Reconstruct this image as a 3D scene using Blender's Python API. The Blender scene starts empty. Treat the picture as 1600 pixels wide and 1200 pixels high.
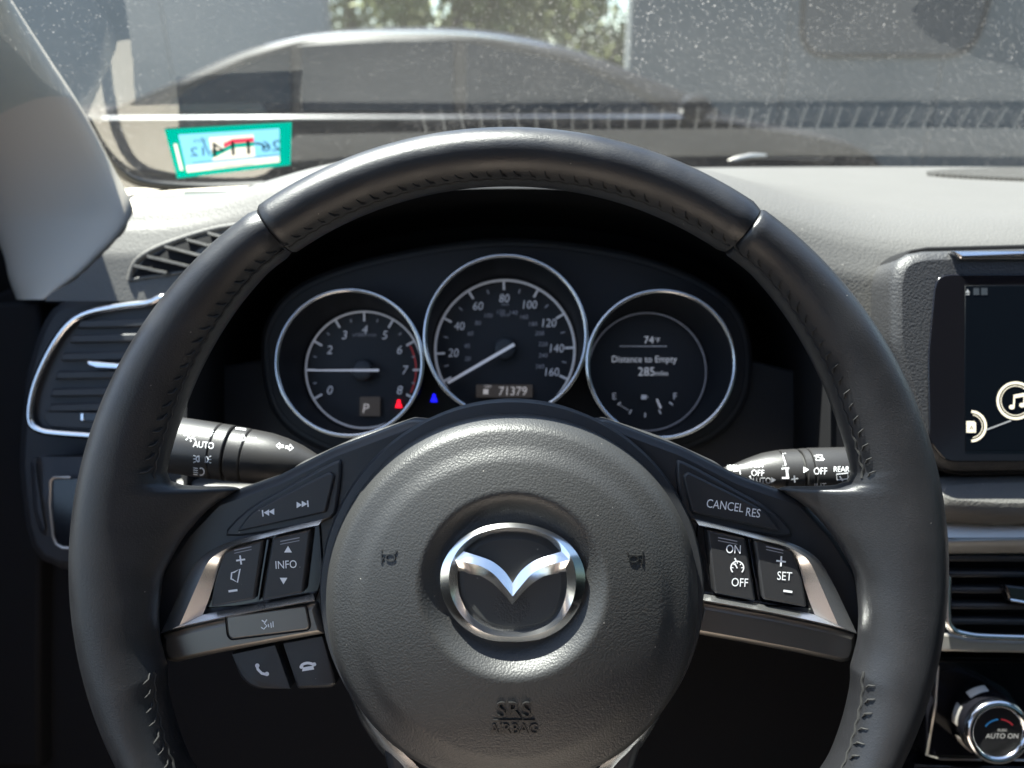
import bpy, bmesh, math, random
from mathutils import Vector, Matrix, Euler, noise

random.seed(7)
scene = bpy.context.scene
COL = scene.collection

# ------------------------------------------------------------------ camera
PITCH = 22.0          # the lens looks this far below the horizon
EYE = Vector((0.0, 0.0, 1.20))
FPX = 1200.0          # focal length in pixels of the 1600 x 1200 photograph
cp, sp = math.cos(math.radians(PITCH)), math.sin(math.radians(PITCH))
cam_data = bpy.data.cameras.new('camera')
cam = bpy.data.objects.new('camera', cam_data)
COL.objects.link(cam)
cam.location = EYE
cam.rotation_euler = (math.radians(90 - PITCH), 0, 0)
cam_data.sensor_width = 36.0
cam_data.lens = 36.0 * FPX / 1600.0
cam_data.clip_start = 0.02
cam_data.clip_end = 2000
cam_data.dof.use_dof = True
cam_data.dof.focus_distance = 0.333
cam_data.dof.aperture_fstop = 8.2
scene.camera = cam

# ------------------------------------------------------------------ sky, sun, exposure
SUN = Vector((-0.30, 0.209, 0.929)).normalized()     # towards the sun
elev = math.asin(SUN.z)
azim = math.atan2(SUN.x, SUN.y)
world = bpy.data.worlds.new('World')
scene.world = world
world.use_nodes = True
wn = world.node_tree.nodes
wl = world.node_tree.links
sky = wn.new('ShaderNodeTexSky')
sky.sky_type = 'NISHITA'
sky.sun_disc = False
sky.sun_elevation = elev
sky.sun_rotation = azim
wn['Background'].inputs[1].default_value = 0.06
wl.new(sky.outputs[0], wn['Background'].inputs[0])
sun_d = bpy.data.lights.new('sun', 'SUN')
sun_d.energy = 5.0
sun_d.angle = math.radians(0.5)
sun_d.color = (1.0, 0.955, 0.89)
sun = bpy.data.objects.new('sun', sun_d)
COL.objects.link(sun)
sun.location = (0, 0, 6)
sun.rotation_euler = SUN.to_track_quat('Z', 'Y').to_euler()

scene.view_settings.view_transform = 'Standard'
scene.view_settings.look = 'None'
scene.view_settings.gamma = 1.0
scene.view_settings.use_curve_mapping = False
scene.view_settings.exposure = 2.7
scene.render.engine = 'CYCLES'
scene.cycles.use_denoising = True
scene.cycles.max_bounces = 8
scene.cycles.diffuse_bounces = 4
scene.cycles.glossy_bounces = 4
scene.cycles.transparent_max_bounces = 12
scene.cycles.sample_clamp_indirect = 6.0
scene.cycles.caustics_reflective = False
scene.cycles.caustics_refractive = False

# ------------------------------------------------------------------ helpers
def at(px, py, z):
    """World point seen at a photograph pixel, z metres along the lens axis."""
    dx, dy = (px - 800) / FPX, (600 - py) / FPX
    return EYE + z * Vector((dx, cp + sp * dy, -sp + cp * dy))


class Frame:
    """Plane facing the driver (tilted back like the wheel), w = metres towards the driver."""
    def __init__(self, px, py, z):
        self.px, self.py, self.z = px, py, z

    def p(self, px, py, w=0.0):
        d = self.z - w
        return Vector((((px - 800) * d - (self.px - 800) * self.z) / FPX,
                       -((py - 600) * d - (self.py - 600) * self.z) / FPX, w))


def tag(o, label=None, cat=None, group=None, kind=None):
    if label: o['label'] = label
    if cat: o['category'] = cat
    if group: o['group'] = group
    if kind: o['kind'] = kind
    return o


def empty(name, loc, label, cat, group=None, rot=None):
    o = bpy.data.objects.new(name, None)
    COL.objects.link(o)
    o.empty_display_size = 0.02
    o.location = loc
    if rot is None:
        rot = (math.radians(90 - PITCH), 0, 0)
    o.rotation_euler = rot
    return tag(o, label, cat, group)


def frame_thing(name, fr, label, cat, group=None):
    return empty(name, at(fr.px, fr.py, fr.z), label, cat, group)


def mesh_obj(name, verts, faces, mat, parent=None, smooth=True, angle=40):
    me = bpy.data.meshes.new(name)
    me.from_pydata([tuple(v) for v in verts], [], faces)
    me.validate()
    bm = bmesh.new(); bm.from_mesh(me)
    bmesh.ops.recalc_face_normals(bm, faces=bm.faces)
    bm.to_mesh(me); bm.free()
    o = bpy.data.objects.new(name, me)
    COL.objects.link(o)
    if mat: me.materials.append(mat)
    if smooth:
        for p in me.polygons: p.use_smooth = True
        me.set_sharp_from_angle(angle=math.radians(angle))
    if parent: o.parent = parent
    return o


def catmull(pts, n=6, closed=True):
    out = []
    N = len(pts)
    rng = range(N) if closed else range(N - 1)
    for i in rng:
        if closed:
            p0, p1, p2, p3 = (pts[(i + k - 1) % N] for k in range(4))
        else:
            p0, p1, p2, p3 = pts[max(i - 1, 0)], pts[i], pts[i + 1], pts[min(i + 2, N - 1)]
        for k in range(n):
            t = k / n
            q = []
            for a, b, c, d in zip(p0, p1, p2, p3):
                q.append(0.5 * (2 * b + (c - a) * t + (2 * a - 5 * b + 4 * c - d) * t * t + (3 * b - a - 3 * c + d) * t ** 3))
            out.append(tuple(q))
    if not closed: out.append(tuple(pts[-1]))
    return out


def roundpoly(pts, r, n=4):
    """Round the corners of a 2-D polygon; r is a number or one per corner."""
    out = []
    N = len(pts)
    for i in range(N):
        rr = r[i] if isinstance(r, (list, tuple)) else r
        p, a, b = Vector(pts[i]), Vector(pts[i - 1]), Vector(pts[(i + 1) % N])
        da, db = (a - p), (b - p)
        t = min(rr, da.length * 0.48, db.length * 0.48)
        if t < 1e-6:
            out.append(tuple(p)); continue
        A, B = p + da.normalized() * t, p + db.normalized() * t
        for k in range(n + 1):
            u = k / n
            out.append(tuple(A * (1 - u) ** 2 + p * 2 * u * (1 - u) + B * u * u))
    return out


def area2(pts):
    return sum(pts[i - 1][0] * pts[i][1] - pts[i][0] * pts[i - 1][1] for i in range(len(pts)))


def inset(pts, d):
    """Offset a polygon inwards by d."""
    s = 1 if area2(pts) > 0 else -1
    N = len(pts)
    out = []
    for i in range(N):
        a, p, b = Vector(pts[i - 1]), Vector(pts[i]), Vector(pts[(i + 1) % N])
        e1, e2 = (p - a), (b - p)
        if e1.length < 1e-9 or e2.length < 1e-9:
            out.append(tuple(p)); continue
        n1 = Vector((-e1.y, e1.x)).normalized() * s
        n2 = Vector((-e2.y, e2.x)).normalized() * s
        m = n1 + n2
        if m.length < 1e-6: m = n1
        m.normalize()
        k = d / max(0.35, m.dot(n1))
        out.append(tuple(p + m * k))
    if d > 0:
        # corners tighter than the inset would fold over: pull such points to their nearest sound neighbour
        def dist(q):
            best = 1e9
            for i in range(N):
                ax, ay = pts[i - 1][:2]; bx, by = pts[i][:2]
                ex, ey = bx - ax, by - ay
                l2 = ex * ex + ey * ey
                t = 0 if l2 < 1e-18 else max(0, min(1, ((q[0] - ax) * ex + (q[1] - ay) * ey) / l2))
                dx, dy = q[0] - ax - ex * t, q[1] - ay - ey * t
                best = min(best, dx * dx + dy * dy)
            return best
        ok = [dist(q) > (0.97 * d) ** 2 for q in out]
        if any(ok) and not all(ok):
            fixed = list(out)
            start = next(i for i in range(N) if ok[i] and not ok[(i + 1) % N])
            i = start
            while i < start + N:
                if ok[(i + 1) % N]: i += 1; continue
                a = i + 1; b = a
                while not ok[(b + 1) % N]: b += 1
                p0, p1 = Vector(pts[(a - 1) % N][:2]), Vector(pts[a % N][:2])
                q0, q1 = Vector(pts[b % N][:2]), Vector(pts[(b + 1) % N][:2])
                e1, e2 = (p1 - p0).normalized(), (q1 - q0).normalized()
                A = p0 + Vector((-e1.y, e1.x)) * s * d; B = q0 + Vector((-e2.y, e2.x)) * s * d
                cr = e1.x * e2.y - e1.y * e2.x
                X = A + e1 * (((B - A).x * e2.y - (B - A).y * e2.x) / cr) if abs(cr) > 0.05 else (Vector(out[i % N]) + Vector(out[(b + 1) % N])) / 2
                Q = Vector(pts[((a + b) // 2) % N][:2])
                if (X - Q).length > 3.5 * d: X = (Vector(out[i % N]) + Vector(out[(b + 1) % N])) / 2
                for k in range(a, b + 1): fixed[k % N] = tuple(X)
                i = b + 1
            out = fixed
    return out


def loft(rings, closed=True, cap0=False, cap1=False):
    verts, faces = [], []
    n = len(rings[0])
    for r in rings: verts += [Vector(v) for v in r]
    for i in range(len(rings) - 1):
        for j in range(n if closed else n - 1):
            k = (j + 1) % n
            faces.append((i * n + j, i * n + k, (i + 1) * n + k, (i + 1) * n + j))
    if cap0: faces.append(tuple(range(n)))
    if cap1: faces.append(tuple((len(rings) - 1) * n + j for j in range(n)))
    return verts, faces


def slab(name, fr, pts, w0, w1, mat, parent, bev=0.0006, dome=0.0, smooth_angle=50, wfun=None):
    """A plate with the given pixel outline from depth w0 to w1 with a rounded front edge."""
    P2 = [tuple(fr.p(x, y, w1)[:2]) for x, y in pts]
    w_off = fr.p(800, 600, 0.0).z
    rings = []
    def ring(ins, w):
        q = inset(P2, ins) if ins else P2
        return [Vector((x, y, w + w_off)) for x, y in q]
    rings.append(ring(0, w0))
    rings.append(ring(0, w1 - bev))
    rings.append(ring(bev * 0.3, w1 - bev * 0.3))
    rings.append(ring(bev, w1))
    if dome: rings.append(ring(bev + abs(dome) * 2.5, w1 + dome))
    v, f = loft(rings, True, True, True)
    o = mesh_obj(name, v, f, mat, parent, True, smooth_angle)
    zf = w1 + w_off + dome
    for p in o.data.polygons:
        if abs(p.normal.z) > 0.9999: p.use_smooth = False
    for e in o.data.edges:
        a, b = (o.data.vertices[i].co.z for i in e.vertices)
        if abs(a - zf) < 1e-7 and abs(b - zf) < 1e-7: e.use_edge_sharp = True
    return o


def tube(name, path, rad, mat, parent=None, seg=10, closed=False, flat=1.0, up=None):
    """Round bar along a 3-D path; rad a number or a list."""
    path = [Vector(p) for p in path]
    N = len(path)
    rings = []
    prev = None
    for i in range(N):
        if closed:
            t = path[(i + 1) % N] - path[i - 1]
        else:
            t = path[min(i + 1, N - 1)] - path[max(i - 1, 0)]
        t.normalize()
        ref = up or (prev if prev is not None else (Vector((0, 0, 1)) if abs(t.z) < 0.9 else Vector((1, 0, 0))))
        a = (ref - t * ref.dot(t)).normalized()
        b = t.cross(a)
        prev = a
        r = rad[i] if isinstance(rad, (list, tuple)) else rad
        rings.append([path[i] + (a * math.cos(q) * flat + b * math.sin(q)) * r for q in (2 * math.pi * k / seg for k in range(seg))])
    if closed:
        rings.append(rings[0])
        v, f = loft(rings)
        n = seg
        L = len(rings) - 1
        f = [tuple((x % (L * n)) for x in q) for q in f]
        v = v[:L * n]
    else:
        v, f = loft(rings, True, True, True)
    return mesh_obj(name, v, f, mat, parent, True, 50)


def box(name, lo, hi, mat, parent=None, bev=0.0):
    bm = bmesh.new()
    bmesh.ops.create_cube(bm, size=1)
    for v in bm.verts:
        v.co = Vector((lo[k] if v.co[k] < 0 else hi[k] for k in range(3)))
    if bev:
        bmesh.ops.bevel(bm, geom=bm.edges[:], offset=bev, segments=2, affect='EDGES', profile=0.5)
    me = bpy.data.meshes.new(name); bm.to_mesh(me); bm.free()
    me.materials.append(mat)
    o = bpy.data.objects.new(name, me); COL.objects.link(o)
    if bev:
        for p in me.polygons: p.use_smooth = True
        me.set_sharp_from_angle(angle=math.radians(35))
    if parent: o.parent = parent
    return o


def sstep(a, b, x):
    t = max(0.0, min(1.0, (x - a) / (b - a)))
    return t * t * (3 - 2 * t)


def interp(x, xs, ys):
    if x <= xs[0]: return ys[0]
    for i in range(1, len(xs)):
        if x <= xs[i]:
            t = (x - xs[i - 1]) / (xs[i] - xs[i - 1])
            return ys[i - 1] + (ys[i] - ys[i - 1]) * t
    return ys[-1]


_font = {}
def text_geo(s):
    if s not in _font:
        cu = bpy.data.curves.new('t', 'FONT')
        cu.body = s
        cu.resolution_u = 3
        ob = bpy.data.objects.new('t', cu)
        me = bpy.data.meshes.new_from_object(ob)
        vs = [tuple(v.co) for v in me.vertices]
        fs = [tuple(p.vertices) for p in me.polygons]
        bpy.data.objects.remove(ob); bpy.data.meshes.remove(me); bpy.data.curves.remove(cu)
        _font[s] = (vs, fs)
    return _font[s]
CAPH = max(v[1] for v in text_geo('H')[0])


class Print:
    """Flat lettering and symbols, drawn in pixels and laid on a surface."""
    def __init__(self):
        self.v, self.f = [], []

    def add(self, pts, faces):
        o = len(self.v)
        self.v += pts
        self.f += [tuple(i + o for i in f) for f in faces]

    def text(self, s, x, y, h, rot=0, sx=1.0, align=0.5, slant=0.0, mirror=False):
        vs, fs = text_geo(s)
        if not vs: return
        x0, x1 = min(v[0] for v in vs), max(v[0] for v in vs)
        k = h / CAPH
        c, sn = math.cos(math.radians(rot)), math.sin(math.radians(rot))
        pts = []
        for v in vs:
            a = (v[0] - x0 - (x1 - x0) * align) * k * sx + slant * v[1] * k
            if mirror: a = -a
            b = -(v[1] * k - h / 2)
            pts.append((x + a * c - b * sn, y + a * sn + b * c))
        self.add(pts, fs)

    def poly(self, pts):
        self.add(list(pts), [tuple(range(len(pts)))])

    def line(self, pts, w, closed=False):
        n = len(pts)
        P = [Vector(p) for p in pts]
        L, R = [], []
        for i in range(n):
            if closed:
                a, b = P[i - 1], P[(i + 1) % n]
            else:
                a, b = P[max(i - 1, 0)], P[min(i + 1, n - 1)]
            d = (b - a)
            d = d.normalized() if d.length > 1e-9 else Vector((1, 0))
            m = Vector((-d.y, d.x)) * w / 2
            L.append(tuple(P[i] + m)); R.append(tuple(P[i] - m))
        fs = []
        for i in range(n if closed else n - 1):
            k = (i + 1) % n
            fs.append((i, k, n + k, n + i))
        self.add(L + R, fs)

    def arc(self, x, y, r, a0, a1, w, n=16, ry=None):
        ry = ry or r
        pts = [(x + r * math.cos(math.radians(a0 + (a1 - a0) * i / n)), y - ry * math.sin(math.radians(a0 + (a1 - a0) * i / n))) for i in range(n + 1)]
        if abs(a1 - a0) >= 360: self.line(pts[:-1], w, True)
        else: self.line(pts, w)

    def disc(self, x, y, r, n=14, ry=None):
        ry = ry or r
        self.poly([(x + r * math.cos(2 * math.pi * i / n), y + ry * math.sin(2 * math.pi * i / n)) for i in range(n)])

    def build(self, name, fn, mat, parent):
        o = mesh_obj(name, [fn(x, y) for x, y in self.v], self.f, mat, parent, False)
        return o


# ------------------------------------------------------------------ materials
MATS = {}
def mat(name, col, rough=0.5, metal=0.0, spec=0.5, grain=None, coat=0.0, emit=None, var=0.0, var_scale=30.0, rough_var=0.0, dust=0.0, sheen=0.0):
    """grain: (kind, scale, strength, distance)"""
    m = bpy.data.materials.new(name); m.use_nodes = True
    nt = m.node_tree; N = nt.nodes; L = nt.links
    b = N['Principled BSDF']
    b.inputs['Base Color'].default_value = (*col, 1)
    b.inputs['Roughness'].default_value = rough
    b.inputs['Metallic'].default_value = metal
    b.inputs['Specular IOR Level'].default_value = spec
    if coat:
        b.inputs['Coat Weight'].default_value = coat
        b.inputs['Coat Roughness'].default_value = 0.08
    if sheen:
        b.inputs['Sheen Weight'].default_value = sheen
    if emit:
        b.inputs['Emission Color'].default_value = (*emit[:3], 1)
        b.inputs['Emission Strength'].default_value = emit[3]
    tc = N.new('ShaderNodeTexCoord')
    col_out = None
    if var:
        nz = N.new('ShaderNodeTexNoise'); nz.inputs['Scale'].default_value = var_scale; nz.inputs['Detail'].default_value = 6
        L.new(tc.outputs['Object'], nz.inputs['Vector'])
        mx = N.new('ShaderNodeMix'); mx.data_type = 'RGBA'
        mx.inputs[6].default_value = tuple(c * (1 - var) for c in col) + (1,)
        mx.inputs[7].default_value = tuple(min(1, c * (1 + var)) for c in col) + (1,)
        L.new(nz.outputs['Fac'], mx.inputs[0]); col_out = mx.outputs[2]
        if rough_var:
            mr = N.new('ShaderNodeMapRange'); mr.inputs[3].default_value = rough - rough_var; mr.inputs[4].default_value = rough + rough_var
            mr.inputs[1].default_value = 0.3; mr.inputs[2].default_value = 0.7
            L.new(nz.outputs['Fac'], mr.inputs[0]); L.new(mr.outputs[0], b.inputs['Roughness'])
    if dust:
        # loose specks of dust and lint lying on the surface
        vo = N.new('ShaderNodeTexVoronoi'); vo.inputs['Scale'].default_value = 230
        L.new(tc.outputs['Object'], vo.inputs['Vector'])
        wh = N.new('ShaderNodeTexWhiteNoise'); L.new(vo.outputs['Color'], wh.inputs['Vector'])
        sz = N.new('ShaderNodeMath'); sz.operation = 'MULTIPLY'; sz.inputs[1].default_value = 0.085 
        pw = N.new('ShaderNodeMath'); pw.operation = 'POWER'; pw.inputs[1].default_value = 9.0
        L.new(wh.outputs['Value'], pw.inputs[0]); L.new(pw.outputs[0], sz.inputs[0])
        lt = N.new('ShaderNodeMath'); lt.operation = 'LESS_THAN'
        L.new(vo.outputs['Distance'], lt.inputs[0]); L.new(sz.outputs[0], lt.inputs[1])
        mu = N.new('ShaderNodeMath'); mu.operation = 'MULTIPLY'; mu.inputs[1].default_value = dust
        L.new(lt.outputs[0], mu.inputs[0])
        mx2 = N.new('ShaderNodeMix'); mx2.data_type = 'RGBA'
        mx2.inputs[6].default_value = (*col, 1); mx2.inputs[7].default_value = (0.45, 0.42, 0.38, 1)
        if col_out: L.new(col_out, mx2.inputs[6])
        L.new(mu.outputs[0], mx2.inputs[0]); col_out = mx2.outputs[2]
    if col_out: L.new(col_out, b.inputs['Base Color'])
    if grain:
        kind, sc, st, di = grain
        bp = N.new('ShaderNodeBump'); bp.inputs['Strength'].default_value = st; bp.inputs['Distance'].default_value = di
        mp = N.new('ShaderNodeMapping'); mp.inputs['Scale'].default_value = (sc, sc, sc)
        L.new(tc.outputs['Object'], mp.inputs['Vector'])
        if kind == 'pebble':
            nz = N.new('ShaderNodeTexNoise'); nz.inputs['Scale'].default_value = 0.8; nz.inputs['Detail'].default_value = 2
            L.new(mp.outputs[0], nz.inputs['Vector'])
            ad = N.new('ShaderNodeVectorMath'); ad.operation = 'MULTIPLY_ADD'; ad.inputs[1].default_value = (0.9, 0.9, 0.9)
            L.new(nz.outputs['Color'], ad.inputs[0]); L.new(mp.outputs[0], ad.inputs[2])
            vo = N.new('ShaderNodeTexVoronoi'); vo.feature = 'SMOOTH_F1'; vo.inputs['Smoothness'].default_value = 0.4
            vo.inputs['Scale'].default_value = 1.0
            L.new(ad.outputs[0], vo.inputs['Vector'])
            iv = N.new('ShaderNodeMath'); iv.operation = 'MULTIPLY'; iv.inputs[1].default_value = -1
            L.new(vo.outputs['Distance'], iv.inputs[0]); L.new(iv.outputs[0], bp.inputs['Height'])
        elif kind == 'brushed':
            mp.inputs['Scale'].default_value = (sc * 0.06, sc, sc)
            mp.inputs['Rotation'].default_value = (0, 0, math.radians(35))
            nz = N.new('ShaderNodeTexNoise'); nz.inputs['Scale'].default_value = 1.0; nz.inputs['Detail'].default_value = 3
            L.new(mp.outputs[0], nz.inputs['Vector']); L.new(nz.outputs['Fac'], bp.inputs['Height'])
        else:
            nz = N.new('ShaderNodeTexNoise'); nz.inputs['Scale'].default_value = 1.0; nz.inputs['Detail'].default_value = 5; nz.inputs['Roughness'].default_value = 0.62
            L.new(mp.outputs[0], nz.inputs['Vector']); L.new(nz.outputs['Fac'], bp.inputs['Height'])
        L.new(bp.outputs[0], b.inputs['Normal'])
    MATS[name] = m
    return m

M_leather = mat('leather', (0.0135, 0.0137, 0.0155), 0.39, spec=0.52, grain=('noise', 1400, 0.30, 0.0005), var=0.2, var_scale=45, rough_var=0.09, dust=0.6)
M_thread = mat('thread', (0.012, 0.012, 0.012), 0.8)
M_pad = mat('airbag_plastic', (0.023, 0.0231, 0.0233), 0.48, spec=0.52, grain=('pebble', 1150, 0.34, 0.00036), var=0.1, var_scale=40, dust=0.5)
M_collar = mat('collar_plastic', (0.020, 0.021, 0.024), 0.5)
M_spoke = mat('spoke_plastic', (0.024, 0.024, 0.026), 0.42, grain=('noise', 1500, 0.2, 0.0002), dust=0.4)
M_button = mat('button_plastic', (0.022, 0.022, 0.024), 0.45, grain=('noise', 1800, 0.25, 0.0002), dust=0.5)
M_satin = mat('satin_silver', (0.52, 0.49, 0.45), 0.38, metal=0.8)
M_chrome = mat('chrome', (0.88, 0.88, 0.89), 0.11, metal=1.0, var=0.04, var_scale=200, rough_var=0.03)
M_satin_shade = mat('satin_shade', (0.17, 0.158, 0.145), 0.36, metal=0.8)  # satin silver with the shade on the lower covers put into its colour
M_emblem_chrome = mat('emblem_chrome', (0.90, 0.90, 0.90), 0.17, metal=1.0)
M_icon_faint = mat('screen_icon_faint', (0.012, 0.016, 0.02), 0.5, emit=(0.7, 0.85, 1.0, 0.006))
M_bezel_chrome = mat('bezel_chrome', (0.90, 0.90, 0.90), 0.27, metal=1.0)
M_chrome_soft = mat('soft_chrome', (0.75, 0.75, 0.76), 0.16, metal=1.0)
M_white = mat('white_print', (0.72, 0.73, 0.75), 0.6)
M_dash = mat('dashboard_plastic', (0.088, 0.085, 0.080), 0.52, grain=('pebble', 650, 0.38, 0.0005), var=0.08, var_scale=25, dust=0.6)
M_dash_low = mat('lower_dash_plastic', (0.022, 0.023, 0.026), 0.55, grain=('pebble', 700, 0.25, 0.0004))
M_black = mat('matte_black', (0.007, 0.007, 0.008), 0.8, spec=0.2)
M_gloss = mat('gloss_black', (0.006, 0.006, 0.008), 0.12, spec=0.5)
M_dial = mat('dial_face', (0.006, 0.007, 0.010), 0.55)
M_bezel = mat('display_bezel', (0.028, 0.028, 0.03), 0.5, grain=('pebble', 800, 0.5, 0.0005), dust=0.6)
M_stalk = mat('stalk_plastic', (0.022, 0.021, 0.021), 0.42, grain=('noise', 2200, 0.35, 0.0002))
M_stalk_gap = mat('stalk_gap', (0.008, 0.008, 0.008), 0.7)
M_alu = mat('brushed_aluminium', (0.66, 0.65, 0.62), 0.42, metal=0.8, grain=('brushed', 1500, 0.25, 0.0003))
M_num = mat('dial_print', (0.5, 0.5, 0.52), 0.6, emit=(0.80, 0.83, 0.95, 0.018))
M_num_dim = mat('dial_print_dim', (0.2, 0.2, 0.22), 0.6, emit=(0.7, 0.75, 0.95, 0.008))
M_lcd_txt = mat('lcd_text', (0.3, 0.3, 0.3), 0.6, emit=(0.80, 0.86, 1.0, 0.045))
M_lcd_glow = mat('lcd_window', (0.02, 0.018, 0.015), 0.5, emit=(0.5, 0.42, 0.38, 0.008))
M_lcd_amber = mat('lcd_segments', (0.3, 0.3, 0.3), 0.6, emit=(0.9, 0.84, 0.82, 0.05))
M_needle = mat('needle', (0.6, 0.6, 0.62), 0.5, emit=(0.9, 0.9, 1.0, 0.03))
M_red = mat('lit_red_lamp', (0.5, 0.01, 0.02), 0.5, emit=(1.0, 0.005, 0.02, 0.42))
M_blue = mat('lit_blue_lamp', (0.01, 0.01, 0.5), 0.5, emit=(0.01, 0.01, 1.0, 0.32))
M_redline = mat('red_scale', (0.35, 0.03, 0.03), 0.6, emit=(0.8, 0.08, 0.08, 0.02))
M_icon = mat('screen_icon', (0.3, 0.28, 0.22), 0.5, emit=(1.0, 0.92, 0.72, 0.17))
M_icon_dim = mat('screen_icon_dim', (0.2, 0.2, 0.2), 0.5, emit=(0.9, 0.95, 1.0, 0.04))
M_screen = mat('screen_glass', (0.002, 0.003, 0.004), 0.35, spec=0.08, emit=(0.10, 0.2, 0.6, 0.0008))
M_pillar = mat('pillar_trim', (0.52, 0.465, 0.39), 0.8, grain=('noise', 900, 0.3, 0.0004))
M_headliner = mat('headliner_cloth', (0.26, 0.22, 0.18), 0.9)
M_cabin = mat('cabin_trim', (0.010, 0.0095, 0.0095), 0.95, spec=0.05)
M_seat = mat('bounce_tan', (0.46, 0.38, 0.33), 0.85)
M_frit = mat('black_frit', (0.006, 0.006, 0.006), 0.5)
M_blue_line = mat('knob_blue', (0.03, 0.2, 0.45), 0.5, emit=(0.05, 0.35, 0.8, 0.03))
M_red_line = mat('knob_red', (0.4, 0.03, 0.04), 0.5, emit=(0.8, 0.06, 0.08, 0.03))
M_knob_txt = mat('knob_text', (0.35, 0.34, 0.33), 0.6)

# ------------------------------------------------------------------ outside: ground, walls, sky gap, trees, parked car
asphalt = mat('asphalt', (0.055, 0.054, 0.052), 0.9, grain=('noise', 60, 0.5, 0.01), var=0.25, var_scale=3)
g = 400
tag(mesh_obj('ground', [(-g, -g, 0), (g, -g, 0), (g, g, 0), (-g, g, 0)], [(0, 1, 2, 3)], asphalt, None, False), kind='structure')

M_wall = mat('painted_block_wall', (0.095, 0.107, 0.11), 0.85, grain=('noise', 25, 0.4, 0.01), var=0.12, var_scale=1.2)
M_wall2 = mat('rendered_wall', (0.24, 0.245, 0.235), 0.85, var=0.12, var_scale=0.9)
M_winglass = mat('window_glass', (0.05, 0.055, 0.06), 0.5, spec=0.2)

def Xat(px, Y):        # world x seen at pixel px for a point near the horizon at distance Y
    return (px - 800) / FPX * Y / 1.06

wr = empty('grey_wall', (Xat(978, 8.0), 8.0, 0), 'plain grey wall to the right of the tree gap with a dark rounded window', 'wall', rot=(0, 0, 0))
box('wall_block', (0, 0, -0.02), (9.0, 0.3, 5.2), M_wall, wr)
for k in range(6):
    box('cladding_panel', (0.004 + k * 1.5, -0.03, 0.03), (1.494 + k * 1.5, 0.0, 5.1), M_wall, wr, 0.004)
wp = [(1.62, 1.36), (3.28, 1.36), (3.38, 2.9), (1.52, 2.9)]
wpts = roundpoly(wp, [0.28, 0.28, 0.05, 0.05])
v, f = loft([[Vector((x, -0.035, z)) for x, z in wpts], [Vector((x, -0.05, z)) for x, z in wpts]], True, True, True)
mesh_obj('window_pane', v, f, M_winglass, wr)
tube('window_seal', [(x, -0.05, z) for x, z in wpts], 0.018, M_black, wr, 6, True)

wl_ = empty('pale_wall', (Xat(520, 9.5), 9.5, 0), 'pale grey rendered wall behind the parked car roof', 'wall', rot=(0, 0, 0))
box('wall_block', (-9, 0, -0.02), (0, 0.3, 4.6), M_wall2, wl_)
for k in range(5):
    box('cladding_panel', (-1.796 - k * 1.8, -0.03, 0.03), (-0.004 - k * 1.8, 0.0, 4.5), M_wall2, wl_, 0.004)

M_leaf = mat('leaf', (0.10, 0.115, 0.025), 0.6, var=0.5, var_scale=2.2)
M_bark = mat('bark', (0.08, 0.06, 0.045), 0.9, grain=('noise', 30, 0.6, 0.02))
def tree(x, y, h, rx, label, seed, n=5200):
    rnd = random.Random(seed)
    t = empty('leafy_tree', (x, y, 0), label, 'tree', 'trees in the gap between the walls', rot=(0, 0, 0))
    n = int(n * 2.2)
    tube('trunk', [(0, 0, 0), (0.05, 0, h * 0.25), (-0.04, 0.05, h * 0.5), (0.03, 0, h * 0.8)], [h * 0.035, h * 0.028, h * 0.02, h * 0.006], M_bark, t, 8)
    vs, fs = [], []
    clumps = []
    for k in range(46):
        a = rnd.uniform(0, 6.28); q = rnd.random() ** 0.5
        zz = rnd.uniform(0.22, 1.0)
        wid = math.sin(math.pi * min(1, (zz - 0.12) / 0.95)) ** 0.7
        clumps.append((math.cos(a) * q * rx * wid, math.sin(a) * q * rx * wid, zz * h, rnd.uniform(0.12, 0.24) * rx))
    for k in range(n):
        c = rnd.choice(clumps)
        d = Vector((rnd.gauss(0, 1), rnd.gauss(0, 1), rnd.gauss(0, 0.8))) * c[3] * 0.75
        p = Vector(c[:3]) + d
        s = rnd.uniform(0.045, 0.10)
        R = Euler((rnd.uniform(0, 6.28), rnd.uniform(0, 6.28), rnd.uniform(0, 6.28))).to_matrix()
        o = len(vs)
        for q in ((-s, 0, 0), (0, -s * 0.5, s * 0.12), (s, 0, 0), (0, s * 0.5, s * 0.12)):
            vs.append(p + R @ Vector(q))
        fs.append((o, o + 1, o + 2, o + 3))
    me = bpy.data.meshes.new('crown'); me.from_pydata([tuple(q) for q in vs], [], fs); me.materials.append(M_leaf)
    o = bpy.data.objects.new('crown', me); COL.objects.link(o); o.parent = t
    return t
tree(Xat(720, 13), 13.0, 4.6, 1.7, 'olive green tree standing behind the roof of the parked car', 3)
tree(Xat(850, 15), 15.0, 2.75, 1.9, 'low rounded green tree with blue sky above it beside the grey wall', 5, 6200)
tree(Xat(560, 18), 18.0, 5.6, 2.2, 'tall green tree partly behind the pale rendered wall', 9)

# the parked car, side on, nose to the right
M_paint = mat('dark_car_paint', (0.011, 0.0115, 0.014), 0.45, spec=0.12)
M_carglass = mat('car_glass', (0.006, 0.008, 0.009), 0.05, spec=0.3)
M_tyre = mat('tyre_rubber', (0.02, 0.02, 0.02), 0.85)
M_rim_alloy = mat('alloy', (0.5, 0.5, 0.52), 0.25, metal=1.0)
M_lamp_glass = mat('headlamp_glass', (0.6, 0.6, 0.62), 0.1)
car = empty('parked_car', (0, 4.55, 0), 'dark sedan parked side-on beyond the windscreen with a bright belt moulding', 'car', rot=(0, 0, 0))
CX = -0.55
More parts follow.
